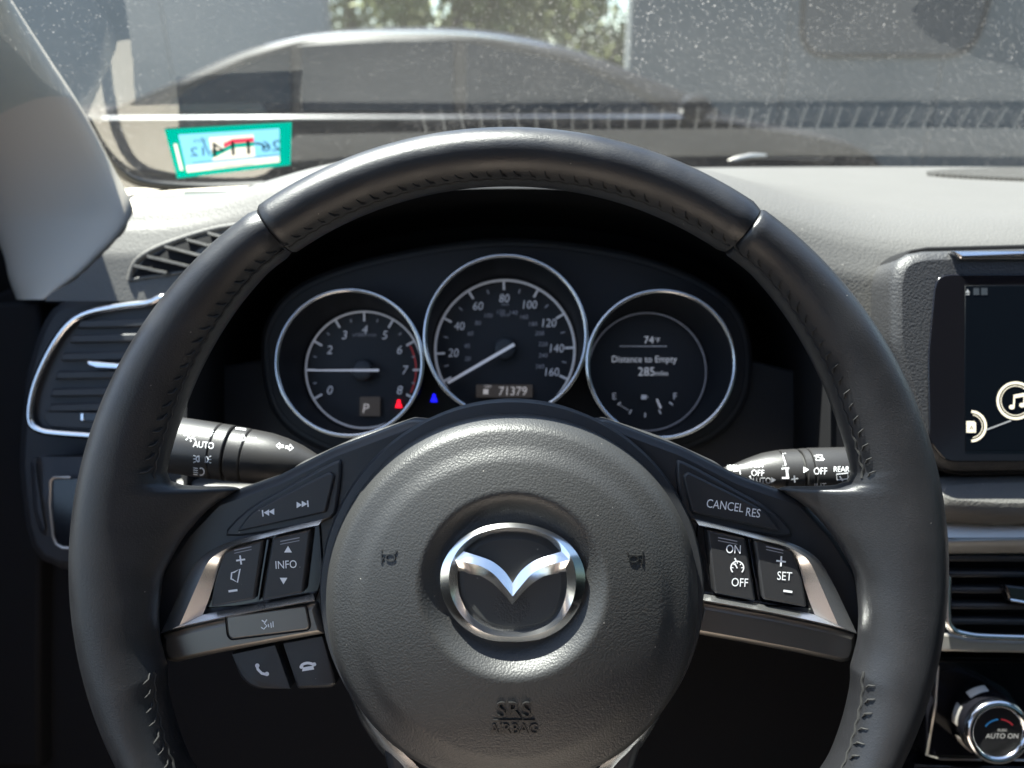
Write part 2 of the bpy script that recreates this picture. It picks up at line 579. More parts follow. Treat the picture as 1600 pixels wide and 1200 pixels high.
# body: lower shell lofted across the width
low = [(-2.95, 0.42), (-3.0, 0.65), (-2.92, 0.90), (-2.4, 0.985), (-1.2, 0.985), (0.6, 0.985), (1.55, 1.0), (1.9, 0.95), (2.5, 0.84), (2.72, 0.68), (2.76, 0.45), (2.6, 0.25), (1.0, 0.2), (-1.5, 0.2), (-2.8, 0.25)]
lowS = catmull([(x + CX, z) for x, z in low], 5)
rings = []
cz = 0.6
for yy, s in ((0.0, 0.93), (0.05, 0.985), (0.25, 1.0), (1.55, 1.0), (1.75, 0.985), (1.8, 0.93)):
    rings.append([Vector((CX + (x - CX) * (0.99 if s < 0.99 else 1.0), yy, cz + (z - cz) * s)) for x, z in lowS])
v, f = loft(rings, True, True, True)
mesh_obj('body', v, f, M_paint, car, True, 60)
# greenhouse
gh = [(-2.43, 0.955), (-1.95, 1.16), (-1.55, 1.33), (-1.15, 1.425), (-0.65, 1.452), (-0.15, 1.435), (0.35, 1.34), (0.75, 1.20), (1.12, 1.055), (1.2, 0.97)]
ghS = catmull(gh, 6, False)
ghS = ghS + [(1.0, 0.93), (-2.2, 0.93)]
rings = []
for yy, s in ((0.20, 0.90), (0.28, 0.965), (0.45, 1.0), (1.35, 1.0), (1.52, 0.965), (1.60, 0.90)):
    rings.append([Vector((-0.6 + (x + 0.6) * (0.97 + 0.03 * s), yy - 0.16 * (1 - min(1, (z - 0.93) / 0.5)) * (1 if yy < 0.9 else -1) * (1 if s < 0.99 else 0), 0.93 + (z - 0.93) * s)) for x, z in ghS])
v, f = loft(rings, True, True, True)
mesh_obj('roof', v, f, M_paint, car, True, 60)
def side_glass(name, pts):
    pv = []
    for x, z in pts:
        k = min(1, (z - 0.93) / 0.47)
        pv.append((x, 0.034 + 0.165 * k, z))
    vs = [Vector(p) for p in pv] + [Vector((p[0], p[1] + 0.03, p[2])) for p in pv]
    n = len(pv)
    fs = [tuple(range(n)), tuple(range(n, 2 * n))] + [(i, (i + 1) % n, n + (i + 1) % n, n + i) for i in range(n)]
    return mesh_obj(name, vs, fs, M_carglass, car, False)
def side_black(name, pts):
    o = side_glass(name, pts); o.data.materials.clear(); o.data.materials.append(M_black)
    for v_ in o.data.vertices: v_.co.y += 0.006
side_black('window_surround', [(-2.16, 0.985), (1.0, 0.985), (0.66, 1.16), (0.32, 1.29), (-0.1, 1.375), (-0.65, 1.395), (-1.2, 1.372), (-1.5, 1.29), (-1.85, 1.15)])
side_glass('window', [(-2.02, 1.0), (-1.25, 1.0), (-1.25, 1.335), (-1.5, 1.255), (-1.8, 1.13)])
side_glass('window', [(-1.19, 1.0), (-0.33, 1.0), (-0.33, 1.372), (-0.7, 1.375), (-1.19, 1.35)])
side_glass('window', [(-0.26, 1.0), (0.85, 1.0), (0.6, 1.14), (0.3, 1.26), (-0.26, 1.365)])
tube('belt_moulding', [(-2.3, 0.012, 0.965), (-1.2, 0.006, 0.972), (0.2, 0.006, 0.974), (1.0, 0.012, 0.972)], 0.008, M_chrome_soft, car, 6)
tube('roofline_highlight', [(x * 0.985 - 0.01, 0.235, 0.93 + (z - 0.93) * 0.93) for x, z in catmull(gh, 4, False)], 0.009, M_chrome_soft, car, 6)  # bright tube drawn as the highlight along the roofline
mv, mf = loft([[Vector((1.0 + 0.09 * math.cos(q) * s, -0.10 + d, 1.03 + 0.07 * math.sin(q) * s)) for q in (k * 0.5236 for k in range(12))] for d, s in ((-0.06, 0.5), (-0.04, 0.9), (0.02, 1.0), (0.09, 0.6), (0.13, 0.25))], True, True, True)
mesh_obj('door_mirror', mv, mf, M_paint, car)
for wx in (-2.35, 1.45):
    for wy in (0.02, 1.62):
        wv, wf = loft([[Vector((wx + r * math.cos(q), wy + d, 0.33 + r * math.sin(q))) for q in (k * 2 * math.pi / 28 for k in range(28))] for d, r in ((0, 0.20), (-0.02, 0.24), (-0.02, 0.31), (0.02, 0.33), (0.16, 0.33), (0.18, 0.3))], True, False, True)
        w_ = mesh_obj('wheel', wv, wf, M_tyre, car)
        rv, rf = loft([[Vector((wx + r * math.cos(q), wy + d, 0.33 + r * math.sin(q))) for q in (k * 2 * math.pi / 28 for k in range(28))] for d, r in ((-0.012, 0.21), (-0.016, 0.19), (0.004, 0.16), (0.002, 0.05), (-0.012, 0.03))], True, False, True)
        rr = mesh_obj('rim', rv, rf, M_rim_alloy, w_)
hv, hf = loft([[Vector((2.0 + CX + 0.5 + 0.16 * math.cos(q) * s, 0.10 + d, 0.70 + 0.06 * math.sin(q) * s)) for q in (k * 0.5236 for k in range(12))] for d, s in ((-0.08, 0.6), (-0.04, 1.0), (0.08, 1.0))], True, True, True)
mesh_obj('headlight', hv, hf, M_lamp_glass, car)

# ------------------------------------------------------------------ the windscreen
def glass_y(X, Z):      # the curved, raked pane: Y at height Z (relative to the eye)
    base = 0.895 - 0.25 * (X - 0.37) ** 2
    return base - (Z + 0.105) / math.tan(math.radians(29.0))

gm = bpy.data.materials.new('dirty_windscreen_glass'); gm.use_nodes = True
nt = gm.node_tree; N = nt.nodes; L = nt.links
N.remove(N['Principled BSDF'])
out = N['Material Output']
tr = N.new('ShaderNodeBsdfTransparent'); tr.inputs[0].default_value = (0.84, 0.90, 0.88, 1)
gl = N.new('ShaderNodeBsdfGlossy'); gl.inputs['Roughness'].default_value = 0.0; gl.inputs[0].default_value = (1, 1, 1, 1)
lw = N.new('ShaderNodeLayerWeight'); lw.inputs[0].default_value = 0.5
p5 = N.new('ShaderNodeMath'); p5.operation = 'POWER'; p5.inputs[1].default_value = 5.0
L.new(lw.outputs['Facing'], p5.inputs[0])
fm = N.new('ShaderNodeMath'); fm.operation = 'MULTIPLY_ADD'; fm.inputs[1].default_value = 0.92; fm.inputs[2].default_value = 0.075; fm.use_clamp = True
L.new(p5.outputs[0], fm.inputs[0])
m1 = N.new('ShaderNodeMixShader'); L.new(fm.outputs[0], m1.inputs[0]); L.new(tr.outputs[0], m1.inputs[1]); L.new(gl.outputs[0], m1.inputs[2])
tcg = N.new('ShaderNodeTexCoord')
def speck(scale, size, power):
    vo = N.new('ShaderNodeTexVoronoi'); vo.inputs['Scale'].default_value = scale
    nzd = N.new('ShaderNodeTexNoise'); nzd.inputs['Scale'].default_value = scale * 1.7
    L.new(tcg.outputs['Object'], nzd.inputs['Vector'])
    ma = N.new('ShaderNodeVectorMath'); ma.operation = 'MULTIPLY_ADD'; ma.inputs[1].default_value = (0.22 / scale,) * 3
    L.new(nzd.outputs['Color'], ma.inputs[0]); L.new(tcg.outputs['Object'], ma.inputs[2])
    L.new(ma.outputs[0], vo.inputs['Vector'])
    wh = N.new('ShaderNodeTexWhiteNoise'); L.new(vo.outputs['Color'], wh.inputs['Vector'])
    pw = N.new('ShaderNodeMath'); pw.operation = 'POWER'; pw.inputs[1].default_value = power; L.new(wh.outputs['Value'], pw.inputs[0])
    mr = N.new('ShaderNodeMath'); mr.operation = 'MULTIPLY'; mr.inputs[1].default_value = size; L.new(pw.outputs[0], mr.inputs[0])
    lt = N.new('ShaderNodeMath'); lt.operation = 'LESS_THAN'; L.new(vo.outputs['Distance'], lt.inputs[0]); L.new(mr.outputs[0], lt.inputs[1])
    return lt.outputs[0]
s1 = speck(620, 0.34, 2.6)
s2 = speck(260, 0.24, 4.5)
film = N.new('ShaderNodeTexNoise'); film.inputs['Scale'].default_value = 9; film.inputs['Detail'].default_value = 8; film.inputs['Roughness'].default_value = 0.65
L.new(tcg.outputs['Object'], film.inputs['Vector'])
fmr = N.new('ShaderNodeMapRange'); fmr.inputs[1].default_value = 0.3; fmr.inputs[2].default_value = 0.75; fmr.inputs[3].default_value = 0.004; fmr.inputs[4].default_value = 0.013
L.new(film.outputs['Fac'], fmr.inputs[0])
mxs = N.new('ShaderNodeMath'); mxs.operation = 'MAXIMUM'; L.new(s1, mxs.inputs[0]); L.new(s2, mxs.inputs[1])
scl = N.new('ShaderNodeMath'); scl.operation = 'MULTIPLY'; patch = N.new('ShaderNodeTexNoise'); patch.inputs['Scale'].default_value = 5.5; patch.inputs['Detail'].default_value = 4
L.new(tcg.outputs['Object'], patch.inputs['Vector'])
pmr = N.new('ShaderNodeMapRange'); pmr.inputs[1].default_value = 0.38; pmr.inputs[2].default_value = 0.68; pmr.inputs[3].default_value = 0.05; pmr.inputs[4].default_value = 0.22
L.new(patch.outputs['Fac'], pmr.inputs[0]); L.new(pmr.outputs[0], scl.inputs[1]); L.new(mxs.outputs[0], scl.inputs[0])
mx3 = N.new('ShaderNodeMath'); mx3.operation = 'MAXIMUM'; L.new(scl.outputs[0], mx3.inputs[0]); L.new(fmr.outputs[0], mx3.inputs[1])
df = N.new('ShaderNodeBsdfDiffuse'); df.inputs[0].default_value = (0.5, 0.5, 0.47, 1)
tl = N.new('ShaderNodeBsdfTranslucent'); tl.inputs[0].default_value = (0.62, 0.62, 0.58, 1)
m2 = N.new('ShaderNodeMixShader'); m2.inputs[0].default_value = 0.75; L.new(df.outputs[0], m2.inputs[1]); L.new(tl.outputs[0], m2.inputs[2])
m3 = N.new('ShaderNodeMixShader'); L.new(mx3.outputs[0], m3.inputs[0]); L.new(m1.outputs[0], m3.inputs[1]); L.new(m2.outputs[0], m3.inputs[2])
L.new(m3.outputs[0], out.inputs['Surface'])

ws = empty('windscreen', (0.37, 0.9, 1.08), 'raked dusty windscreen with reflections of the dashboard top', 'windscreen', rot=(0, 0, 0))
def glass_grid(x0, x1, z0, z1, nx, nz, off=0.0):
    vs, fs = [], []
    for j in range(nz + 1):
        for i in range(nx + 1):
            X = x0 + (x1 - x0) * i / nx; Z = z0 + (z1 - z0) * j / nz
            vs.append(Vector((X, glass_y(X, Z) - off, Z + EYE.z - off)) - ws.location)
    for j in range(nz):
        for i in range(nx):
            a = j * (nx + 1) + i
            fs.append((a, a + 1, a + nx + 2, a + nx + 1))
    return vs, fs
v, f = glass_grid(-0.46, 1.16, -0.125, 0.37, 60, 24)
mesh_obj('glass_pane', v, f, gm, ws, True, 180)
v, f = glass_grid(-0.46, 1.16, -0.135, -0.103, 60, 2, 0.004)
mesh_obj('frit_band', v, f, M_frit, ws, True, 180)

# ------------------------------------------------------------------ dashboard
dash = empty('dashboard', (0.3, 0.62, 0.75), 'dark grey grained dashboard pad running under the windscreen', 'dashboard', rot=(0, 0, 0))
D0 = dash.location.copy()
def dpt(x, y, z):      # eye-relative to dashboard-local
    return Vector((x, y, z + EYE.z)) - D0
def project(X, Y, Z):
    d = Y * cp - Z * sp
    return 800 + FPX * X / d, 600 - FPX * (Y * sp + Z * cp) / d
def crease_y(X):
    return 0.485 + 0.075 * (1 - sstep(-0.26, 0.10, X))
def hood(X):
    return math.exp(-(abs(X + 0.002) / 0.185) ** 4)
def skin(X, s):
    """s from 0 at the windscreen to 1 at the crease, on to 2 at the foot of the face."""
    yb = 0.802 - 0.25 * (X - 0.37) ** 2
    yc = crease_y(X)
    if s <= 1:
        Y = yb + (yc - yb) * s
        Z = -0.086 - 0.002 * s + 0.004 * math.sin(math.pi * s) - 0.014 * (1 - s) * (1 - sstep(-0.26, 0.0, X))
        Z -= 0.012 * max(0, s - 0.86) ** 2 / 0.02
        Z += hood(X) * 0.036 * sstep(0.25, 0.95, s)
        if s < 0.05: Z -= (0.05 - s) * 0.35
    else:
        t = s - 1
        prof = [(0, 0.0, 0.0), (0.06, -0.006, -0.005), (0.16, -0.018, -0.020), (0.40, -0.036, -0.062), (0.62, -0.050, -0.115), (0.80, -0.056, -0.165), (0.9, -0.050, -0.19), (1.0, 0.02, -0.205)]
        ts = [p[0] for p in prof]
        Y = yc + interp(t, ts, [p[1] for p in prof])
        Z = -0.088 - 0.012 * 0.0196 / 0.02 + interp(t, ts, [p[2] for p in prof])
        Z += hood(X) * 0.036 * (1 - sstep(0.0, 0.5, t))
    return X, Y, Z

HC = (795, 575, 497, 277, 2.4)    # hood opening: centre, half sizes, exponent (as seen at the lip)
def in_hood(px, py, k=1.0):
    cx, cy, a, b, e = HC
    if py > cy: return abs(px - cx) < a * k and py < 900
    return (abs(px - cx) / (a * k)) ** e + (abs(py - cy) / (b * k)) ** e < 1
NX, NS = 230, 120
grid = {}
vs, fs = [], []
def lip_keep(X, Y, Z):
    return not in_hood(*project(X, Y, Z), 1.012)
for j in range(NS + 1):
    s = 2.0 * j / NS
    x_lo = -0.42
    while x_lo < -0.1:
        qx, qy = project(*skin(x_lo, s))
        if qx >= interp(qy, [250, 300, 335, 362, 400, 436, 462, 480], [262, 230, 206, 193, 157, 119, 72, 66]): break
        x_lo += 0.001
    for i in range(NX + 1):
        X = x_lo + (1.10 - x_lo) * i / NX
        vs.append(skin(X, s))
for j in range(NS):
    for i in range(NX):
        ids = [j * (NX + 1) + i, j * (NX + 1) + i + 1, (j + 1) * (NX + 1) + i + 1, (j + 1) * (NX + 1) + i]
        c = [sum(vs[k][q] for k in ids) / 4 for q in range(3)]
        if not lip_keep(*c) and not (s < 0.97 and c[1] * cp - c[2] * sp > 0.53): continue
        qx, qy = project(*c)
        if qy > 470 and qx < 300: continue
        # openings for the side demister
        fs.append(tuple(ids))
used = sorted({i for f in fs for i in f})
rem = {o: n for n, o in enumerate(used)}
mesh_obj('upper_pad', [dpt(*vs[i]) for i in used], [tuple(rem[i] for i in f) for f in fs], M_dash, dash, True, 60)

# hood tunnel over the instruments
def hood_ring(z, k, dy=0, sides=True):
    cx, cy, a, b, e = HC
    pts = []
    for i in range(65):
        t = math.pi * i / 64
        c, s_ = math.cos(t), math.sin(t)
        x = cx + a * k * math.copysign(abs(c) ** (2 / e), c)
        y = cy + dy - b * k * abs(s_) ** (2 / e)
        pts.append(at(x, y, z) - D0)
    lo = [at(cx - a * k, cy + dy + 320, z) - D0]
    hi = [at(cx + a * k, cy + dy + 320, z) - D0]
    return hi + pts + lo if sides else pts
v, f = loft([hood_ring(0.478, 1.03), hood_ring(0.466, 1.022), hood_ring(0.4635, 1.012), hood_ring(0.466, 1.0), hood_ring(0.52, 0.93), hood_ring(0.64, 0.80)], False)
mesh_obj('instrument_hood', v, f, M_black, dash, True, 60)
v, f = loft([hood_ring(z_, k_, 0, False) for z_, k_ in ((0.4645, 1.014), (0.476, 1.024), (0.52, 1.018), (0.58, 0.985))], False)
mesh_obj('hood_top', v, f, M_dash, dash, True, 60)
v, f = [at(x, y, 0.64) - D0 for x, y in ((330, 345), (1260, 345), (1340, 1000), (250, 1000))], [(0, 1, 2, 3)]
mesh_obj('hood_back', v + [p + Vector((0, 0.01, 0)) for p in v], f + [(4, 5, 6, 7)], M_black, dash, False)

# panel below the instruments, seen either side of them
Fs = Frame(800, 700, 0.548)
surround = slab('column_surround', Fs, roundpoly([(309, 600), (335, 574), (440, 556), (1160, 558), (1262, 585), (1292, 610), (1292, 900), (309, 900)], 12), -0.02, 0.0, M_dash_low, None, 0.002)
surround.location = at(800, 700, 0.548) ; surround.rotation_euler = (math.radians(68), 0, 0)
surround.parent = dash
surround.matrix_parent_inverse = Matrix.Translation(-D0)

# lower dash: knee panels
def face_panel(name, pts, z, mat_, th=0.03, bev=0.004, parent=dash, tilt=68):
    fr = Frame(pts[0][0], pts[0][1], z)
    o = slab(name, fr, pts, -th, 0.0, mat_, None, bev)
    o.location = at(fr.px, fr.py, z); o.rotation_euler = (math.radians(tilt), 0, 0)
    o.parent = parent
    if parent.rotation_euler.x == 0:
        o.matrix_parent_inverse = Matrix.Translation(-parent.location)
    else:
        o.matrix_parent_inverse = (Matrix.Translation(parent.location) @ Euler(parent.rotation_euler).to_matrix().to_4x4()).inverted()
    return o
face_panel('knee_panel', [(-80, 770), (1440, 770), (1440, 1500), (-80, 1500)], 0.60, M_black, 0.03)

face_panel('end_filler', [(-200, 478), (62, 470), (62, 1200), (-200, 1200)], 0.585, M_black, 0.10, 0.004)
# left end of the dash face around the side vent
endcap = face_panel('end_panel', catmull([(40, 560), (75, 480), (130, 462), (200, 450), (296, 440), (300, 700), (296, 900), (200, 900), (60, 880), (25, 760), (28, 640)], 4), 0.565, M_dash_low, 0.12, 0.008)

# side demister opening in the top of the dash, laid on the skin
def on_skin(px, py, off=0.0, guess=(-0.26, 1.1)):
    X, q = guess
    for _ in range(25):
        a = project(*skin(X, q)); ex, ey = px - a[0], py - a[1]
        if abs(ex) + abs(ey) < 0.05: break
        h = 1e-4
        bx = project(*skin(X + h, q)); bq = project(*skin(X, q + h * 10))
        j11, j12, j21, j22 = (bx[0] - a[0]) / h, (bq[0] - a[0]) / (h * 10), (bx[1] - a[1]) / h, (bq[1] - a[1]) / (h * 10)
        det = j11 * j22 - j12 * j21
        if abs(det) < 1e-9: break
        dX, dq = (ex * j22 - ey * j12) / det, (ey * j11 - ex * j21) / det
        X += max(-0.03, min(0.03, dX)); q += max(-0.08, min(0.08, dq)); q = max(0.02, min(1.9, q))
    P = Vector(skin(X, q))
    n = (Vector(skin(X + 1e-3, q)) - P).cross(Vector(skin(X, q + 1e-2)) - P).normalized()
    if n.z < 0: n = -n
    return P + n * off + Vector((0, 0, EYE.z))
dem = empty('demister_vent', on_skin(290, 425), 'slatted side window demister vent in the sunlit dash corner', 'vent', rot=(0, 0, 0))
V0 = dem.location.copy()
def skin_plate(name, pts, h0, h1, m, bev=1.2):
    inn = inset(pts, bev)
    rings = [[on_skin(x, y, h0) - V0 for x, y in pts], [on_skin(x, y, h1 * 0.8) - V0 for x, y in pts], [on_skin(x, y, h1) - V0 for x, y in inn]]
    v, f = loft(rings, True, True, True)
    return mesh_obj(name, v, f, m, dem, True, 40)
op = roundpoly([(206, 436), (226, 406), (262, 388), (300, 374), (345, 364), (400, 372), (385, 408), (330, 416), (270, 424)], 5)
skin_plate('vent_opening', op, -0.002, 0.0006, M_black)
for (a, b) in (((214, 417), (266, 428)), ((234, 402), (302, 418)), ((262, 389), (330, 404)), ((296, 378), (352, 391)), ((330, 368), (380, 379))):
    skin_plate('slat', [(a[0], a[1] - 2.4), (b[0], b[1] - 2.4), (b[0], b[1] + 2.4), (a[0], a[1] + 2.4)], 0.0008, 0.0050, M_dash, 0.5)
tube('vent_lip', [on_skin(x, y, 0.0005) - V0 for x, y in catmull([(203, 438), (212, 411), (240, 391), (290, 372), (345, 357), (400, 350)], 5, False)], 0.0022, M_dash, dem, 8)
tube('vent_lip', [on_skin(x, y, 0.0003) - V0 for x, y in catmull([(203, 438), (240, 432), (290, 425), (340, 417), (390, 410)], 5, False)], 0.0014, M_dash, dem, 8)

# centre speaker grille on the dash top
Fg_c = (0.60, 0.695)
spk = empty('speaker_grille', Vector((Fg_c[0], Fg_c[1], EYE.z - 0.088)), 'finely ribbed speaker grille let into the top of the dashboard', 'grille', rot=(0, 0, 0))
def topz(X, Y):
    yb = 0.802 - 0.25 * (X - 0.37) ** 2; yc = crease_y(X)
    return skin(X, (Y - yb) / (yc - yb))[2]
rx, ry = 0.235, 0.062
vs, fs = [], []
k = -rx + 0.004
while k < rx:
    hy = ry * (1 - (abs(k) / rx) ** 2.2) ** 0.6
    X = Fg_c[0] + k
    o = len(vs)
    w_ = 0.0007
    nY = 4
    for q in range(nY + 1):
        Y = Fg_c[1] - hy + 2 * hy * q / nY
        Z = topz(X, Y) + EYE.z
        for (dx, dz) in ((-w_, -0.001), (-w_ * 0.6, 0.0030), (w_ * 0.6, 0.0030), (w_, -0.001)):
            vs.append(Vector((X + dx, Y, Z + dz)) - spk.location)
    for q in range(nY):
        for r in range(3):
            a = o + q * 4 + r
            fs.append((a, a + 1, a + 5, a + 4))
    k += 0.0034
tag(mesh_obj('rib', vs, fs, M_dash, spk, False), kind='stuff')
vs, fs = [], []
for i in range(61):
    k = -rx + 2 * rx * i / 60
    hy = ry * max(0.0, 1 - (abs(k) / rx) ** 2.2) ** 0.6
    for q in range(9):
        X = Fg_c[0] + k; Y = Fg_c[1] - hy + 2 * hy * q / 8
        vs.append(Vector((X, Y, topz(X, Y) + EYE.z + 0.0005)) - spk.location)
for i in range(60):
    for q in range(8):
        a = i * 9 + q
        fs.append((a, a + 1, a + 10, a + 9))
mesh_obj('backing', vs, fs, M_black, spk, True)

# windscreen defroster outlet: a long dark slot with fins, seen mirrored in the glass
dfr = empty('defroster_outlet', Vector((0.37, 0.81, EYE.z - 0.10)), 'long finned defroster slot at the foot of the windscreen', 'vent', rot=(0, 0, 0))
def slot_y(X): return 0.812 - 0.25 * (X - 0.37) ** 2
vs, fs = [], []
n = 60
for i in range(n + 1):
    X = -0.10 + 1.0 * i / n
    y0 = slot_y(X)
    for (dy, dz) in ((0.002, 0.0035), (0.002, -0.004), (0.026, -0.004), (0.026, 0.0025)):
        vs.append(Vector((X, y0 + dy, EYE.z - 0.1145 + dz)) - dfr.location)
for i in range(n):
    for r in range(3):
        a = i * 4 + r
        fs.append((a, a + 1, a + 5, a + 4))
mesh_obj('slot', vs, fs, M_black, dfr, False)
for i in range(52):
    X = -0.08 + i * 0.0186
    y0 = slot_y(X)
    fin = box('fin', (X - 0.0012, y0 + 0.001, -0.1185), (X + 0.0012, y0 + 0.0265, -0.1105), M_dash, None)
    fin.data.transform(Matrix.Translation(Vector((0, 0, EYE.z)) - dfr.location))
    fin.parent = dfr
vs, fs = [], []
for i in range(n + 1):
    X = -0.42 + 1.56 * i / n
    y0 = slot_y(X)
    for (dy, dz) in ((0.0270, 0.001), (0.055, -0.002), (0.075, -0.012)):
        vs.append(Vector((X, y0 + dy, EYE.z - 0.112 + dz)) - dfr.location)
for i in range(n):
    for r in range(2):
        a = i * 3 + r
        fs.append((a, a + 1, a + 4, a + 3))
mesh_obj('rear_lip', vs, fs, M_dash, dfr, True)

# ------------------------------------------------------------------ left air vent
Fv = Frame(150, 580, 0.55)
vent = frame_thing('air_vent', Fv, 'chrome framed side air vent left of the steering wheel', 'vent')
vout = catmull([(47, 655), (52, 610), (72, 560), (100, 515), (130, 492), (180, 480), (230, 474), (262, 470), (268, 560), (262, 640), (250, 684), (200, 684), (100, 678), (62, 672)], 4)
vpath = [Fv.p(x, y, 0.018) for x, y in vout]
tube('chrome_frame', vpath, 0.0026, M_chrome_soft, vent, 10, True)
vin = inset([tuple(Fv.p(x, y, 0.012)[:2]) for x, y in vout], 0.0045)
o2 = [tuple(Fv.p(x, y, 0.016)[:2]) for x, y in vout]
v, f = loft([[Vector((x, y, 0.016)) for x, y in o2], [Vector((x, y, 0.012)) for x, y in vin], [Vector((x, y, -0.012)) for x, y in inset(vin, 0.004)]], True, False, True)
mesh_obj('vent_box', v, f, M_gloss, vent, True, 40)
slab('vent_base', Fv, inset(vout, -2), -0.02, 0.0145, M_dash_low, vent, 0.002).hide_render = False
for k, y in enumerate((505, 528, 556, 585, 612, 636)):
    xl = interp(y, [490, 560, 610, 640], [128, 92, 78, 74])
    slab('slat', Fv, [(xl + 4, y - 5), (258, y - 8), (258, y + 5), (xl, y + 8)], 0.0146, 0.0185, M_collar, vent, 0.0012)
slab('slat_slider', Fv, roundpoly([(134, 563), (215, 570), (215, 579), (150, 576), (136, 571)], 3), 0.0186, 0.0235, M_chrome_soft, vent, 0.0012)
slab('lower_bar', Fv, [(70, 642), (256, 646), (252, 676), (80, 668), (68, 656)], 0.0146, 0.017, M_collar, vent, 0.001)
wheel_t = slab('thumbwheel', Fv, roundpoly([(122, 644), (180, 646), (180, 660), (122, 658)], 3), 0.017, 0.0195, M_gloss, vent, 0.0006)
slab('thumbwheel_rib', Fv, [(126, 646), (130, 646), (130, 657), (126, 657)], 0.0195, 0.0202, M_chrome_soft, wheel_t, 0.0002)

# left switch panel
Fp = Frame(90, 790, 0.55)
sw = frame_thing('switch_panel', Fp, 'dark switch panel with thin silver edge under the side air vent', 'panel')
slab('panel_body', Fp, roundpoly([(40, 715), (170, 715), (170, 850), (58, 840), (46, 800)], [14, 3, 3, 10, 4]), 0.0, 0.02, M_dash_low, sw, 0.006)
slab('switch_blank', Fp, roundpoly([(82, 748), (180, 746), (180, 856), (90, 852), (84, 838)], [6, 2, 2, 8, 3]), 0.0205, 0.0225, M_gloss, sw, 0.0006)
tube('silver_edge', [Fp.p(x, y, 0.0235) for x, y in ((110, 746), (84, 746), (79, 752), (78, 790), (83, 838), (88, 850), (98, 856), (130, 857))], 0.0009, M_satin, sw, 6)

# ------------------------------------------------------------------ pillar
pil = empty('windscreen_pillar', at(60, 460, 0.6), 'pale grey cloth-textured windscreen pillar trim leaning inwards', 'pillar trim', rot=(0, 0, 0))
P0 = pil.location.copy()
secs = [(-330, -190, -560, 0.44), (-140, -65, -360, 0.50), (0, 18, -260, 0.545), (90, 76, -190, 0.57), (170, 128, -130, 0.59), (260, 176, -70, 0.61), (325, 208, -30, 0.615), (362, 196, -10, 0.61), (400, 160, 6, 0.60), (436, 122, 14, 0.59), (468, 75, 26, 0.585)]
secS = catmull(secs, 4, False)
rings = []
for py, xr, xl, z in secS:
    r = []
    for k in range(17):
        t = math.pi * k / 16
        u = (1 - math.cos(t)) / 2
        r.append(at(xr + (xl - xr) * u, py, z - 0.028 * math.sin(t) ** 0.8 + 0.03 * u) - P0)
    for k in range(1, 6):
        u = 1 - k / 6
        r.append(at(xr + (xl - xr) * u, py, z + 0.035) - P0)
    rings.append(r)
v, f = loft(rings, True, True, True)
mesh_obj('pillar_cover', v, f, M_pillar, pil, True, 60)
foot_pts = roundpoly([(-0.40, 0.632), (-0.30, 0.622), (-0.25, 0.64), (-0.215, 0.72), (-0.23, 0.79), (-0.40, 0.76)], 0.03)
v, f = loft([[Vector((x, y, z + EYE.z)) - P0 for x, y in foot_pts] for z in (-0.118, -0.104)], True, True, True)
mesh_obj('pillar_foot', v, f, M_pillar, pil, False)

# ------------------------------------------------------------------ instrument cluster
Fc = Frame(790, 560, 0.535)
clu = frame_thing('instrument_cluster', Fc, 'instrument cluster of three round silver ringed gauges behind the wheel', 'instrument cluster')
hous = catmull([(406, 570), (414, 500), (470, 440), (600, 396), (790, 370), (980, 392), (1110, 442), (1166, 500), (1178, 580), (1160, 645), (1105, 695), (1000, 725), (790, 745), (580, 725), (480, 695), (424, 645)], 5)
slab('housing', Fc, hous, -0.004, 0.0, M_dash_low, clu, 0.004)
slab('lens_mask', Fc, inset(hous, 14), 0.0, 0.0012, M_dial, clu, 0.0006)
def ring_pts(fr, cx, cy, r, w, n=96):
    c = fr.p(cx, cy, w); rr = r * (fr.z - w) / FPX
    return [c + Vector((math.cos(2 * math.pi * k / n) * rr, math.sin(2 * math.pi * k / n) * rr, 0)) for k in range(n)]
def gauge(name, cx, cy, r, dcx, dcy, dr, label):
    WD = 0.002
    prt = mesh_obj(name, *loft([ring_pts(Fc, cx, cy, r + 3, 0.001), ring_pts(Fc, cx, cy, r + 3, 0.030), ring_pts(Fc, cx, cy, r - 4, 0.030), ring_pts(Fc, dcx, dcy, dr + 6, 0.004), ring_pts(Fc, dcx, dcy, dr + 6, 0.0016)], True, False, True), M_dial, clu, True, 40)
    prt['label'] = label
    tube('chrome_ring', ring_pts(Fc, cx, cy, r, 0.031), 0.0015, M_chrome_soft, prt, 10, True)
    return prt
# tachometer
def onw(w): return lambda x, y: Fc.p(x, y, w)
tach = gauge('tachometer', 546, 567, 114, 569, 578, 90, 'left gauge with rev scale 0 to 8 and red zone')
tube('scale_ring', ring_pts(Fc, 569, 578, 91, 0.0045), 0.0007, M_num, tach, 8, True)
pr = Print()
def tick(pr, cx, cy, r0, r1, ang, w):
    a = math.radians(ang)
    pr.line([(cx + r0 * math.cos(a), cy - r0 * math.sin(a)), (cx + r1 * math.cos(a), cy - r1 * math.sin(a))], w)
tc_ang = lambda v: 210 - v * 30.0
for q in range(9):
    pr = Print(); tick(pr, 569, 578, 90, 76, tc_ang(q), 3.2); pr.build('tick', onw(0.0047), M_num, tach)
for q in range(8):
    pr = Print(); tick(pr, 569, 578, 82, 77, tc_ang(q + 0.5), 2.4); pr.build('minor_tick', onw(0.0047), M_num_dim, tach)
for q in range(9):
    if q == 1: continue
    a = math.radians(tc_ang(q)); pr = Print()
    pr.text(str(q), 569 + 63 * math.cos(a), 578 - 63 * math.sin(a), 13, slant=0.18)
    pr.build('numeral', onw(0.0047), M_num, tach)
pr = Print(); pr.arc(569, 578, 81, 28, -26, 2.0, 20); pr.build('red_zone', onw(0.0046), M_redline, tach)
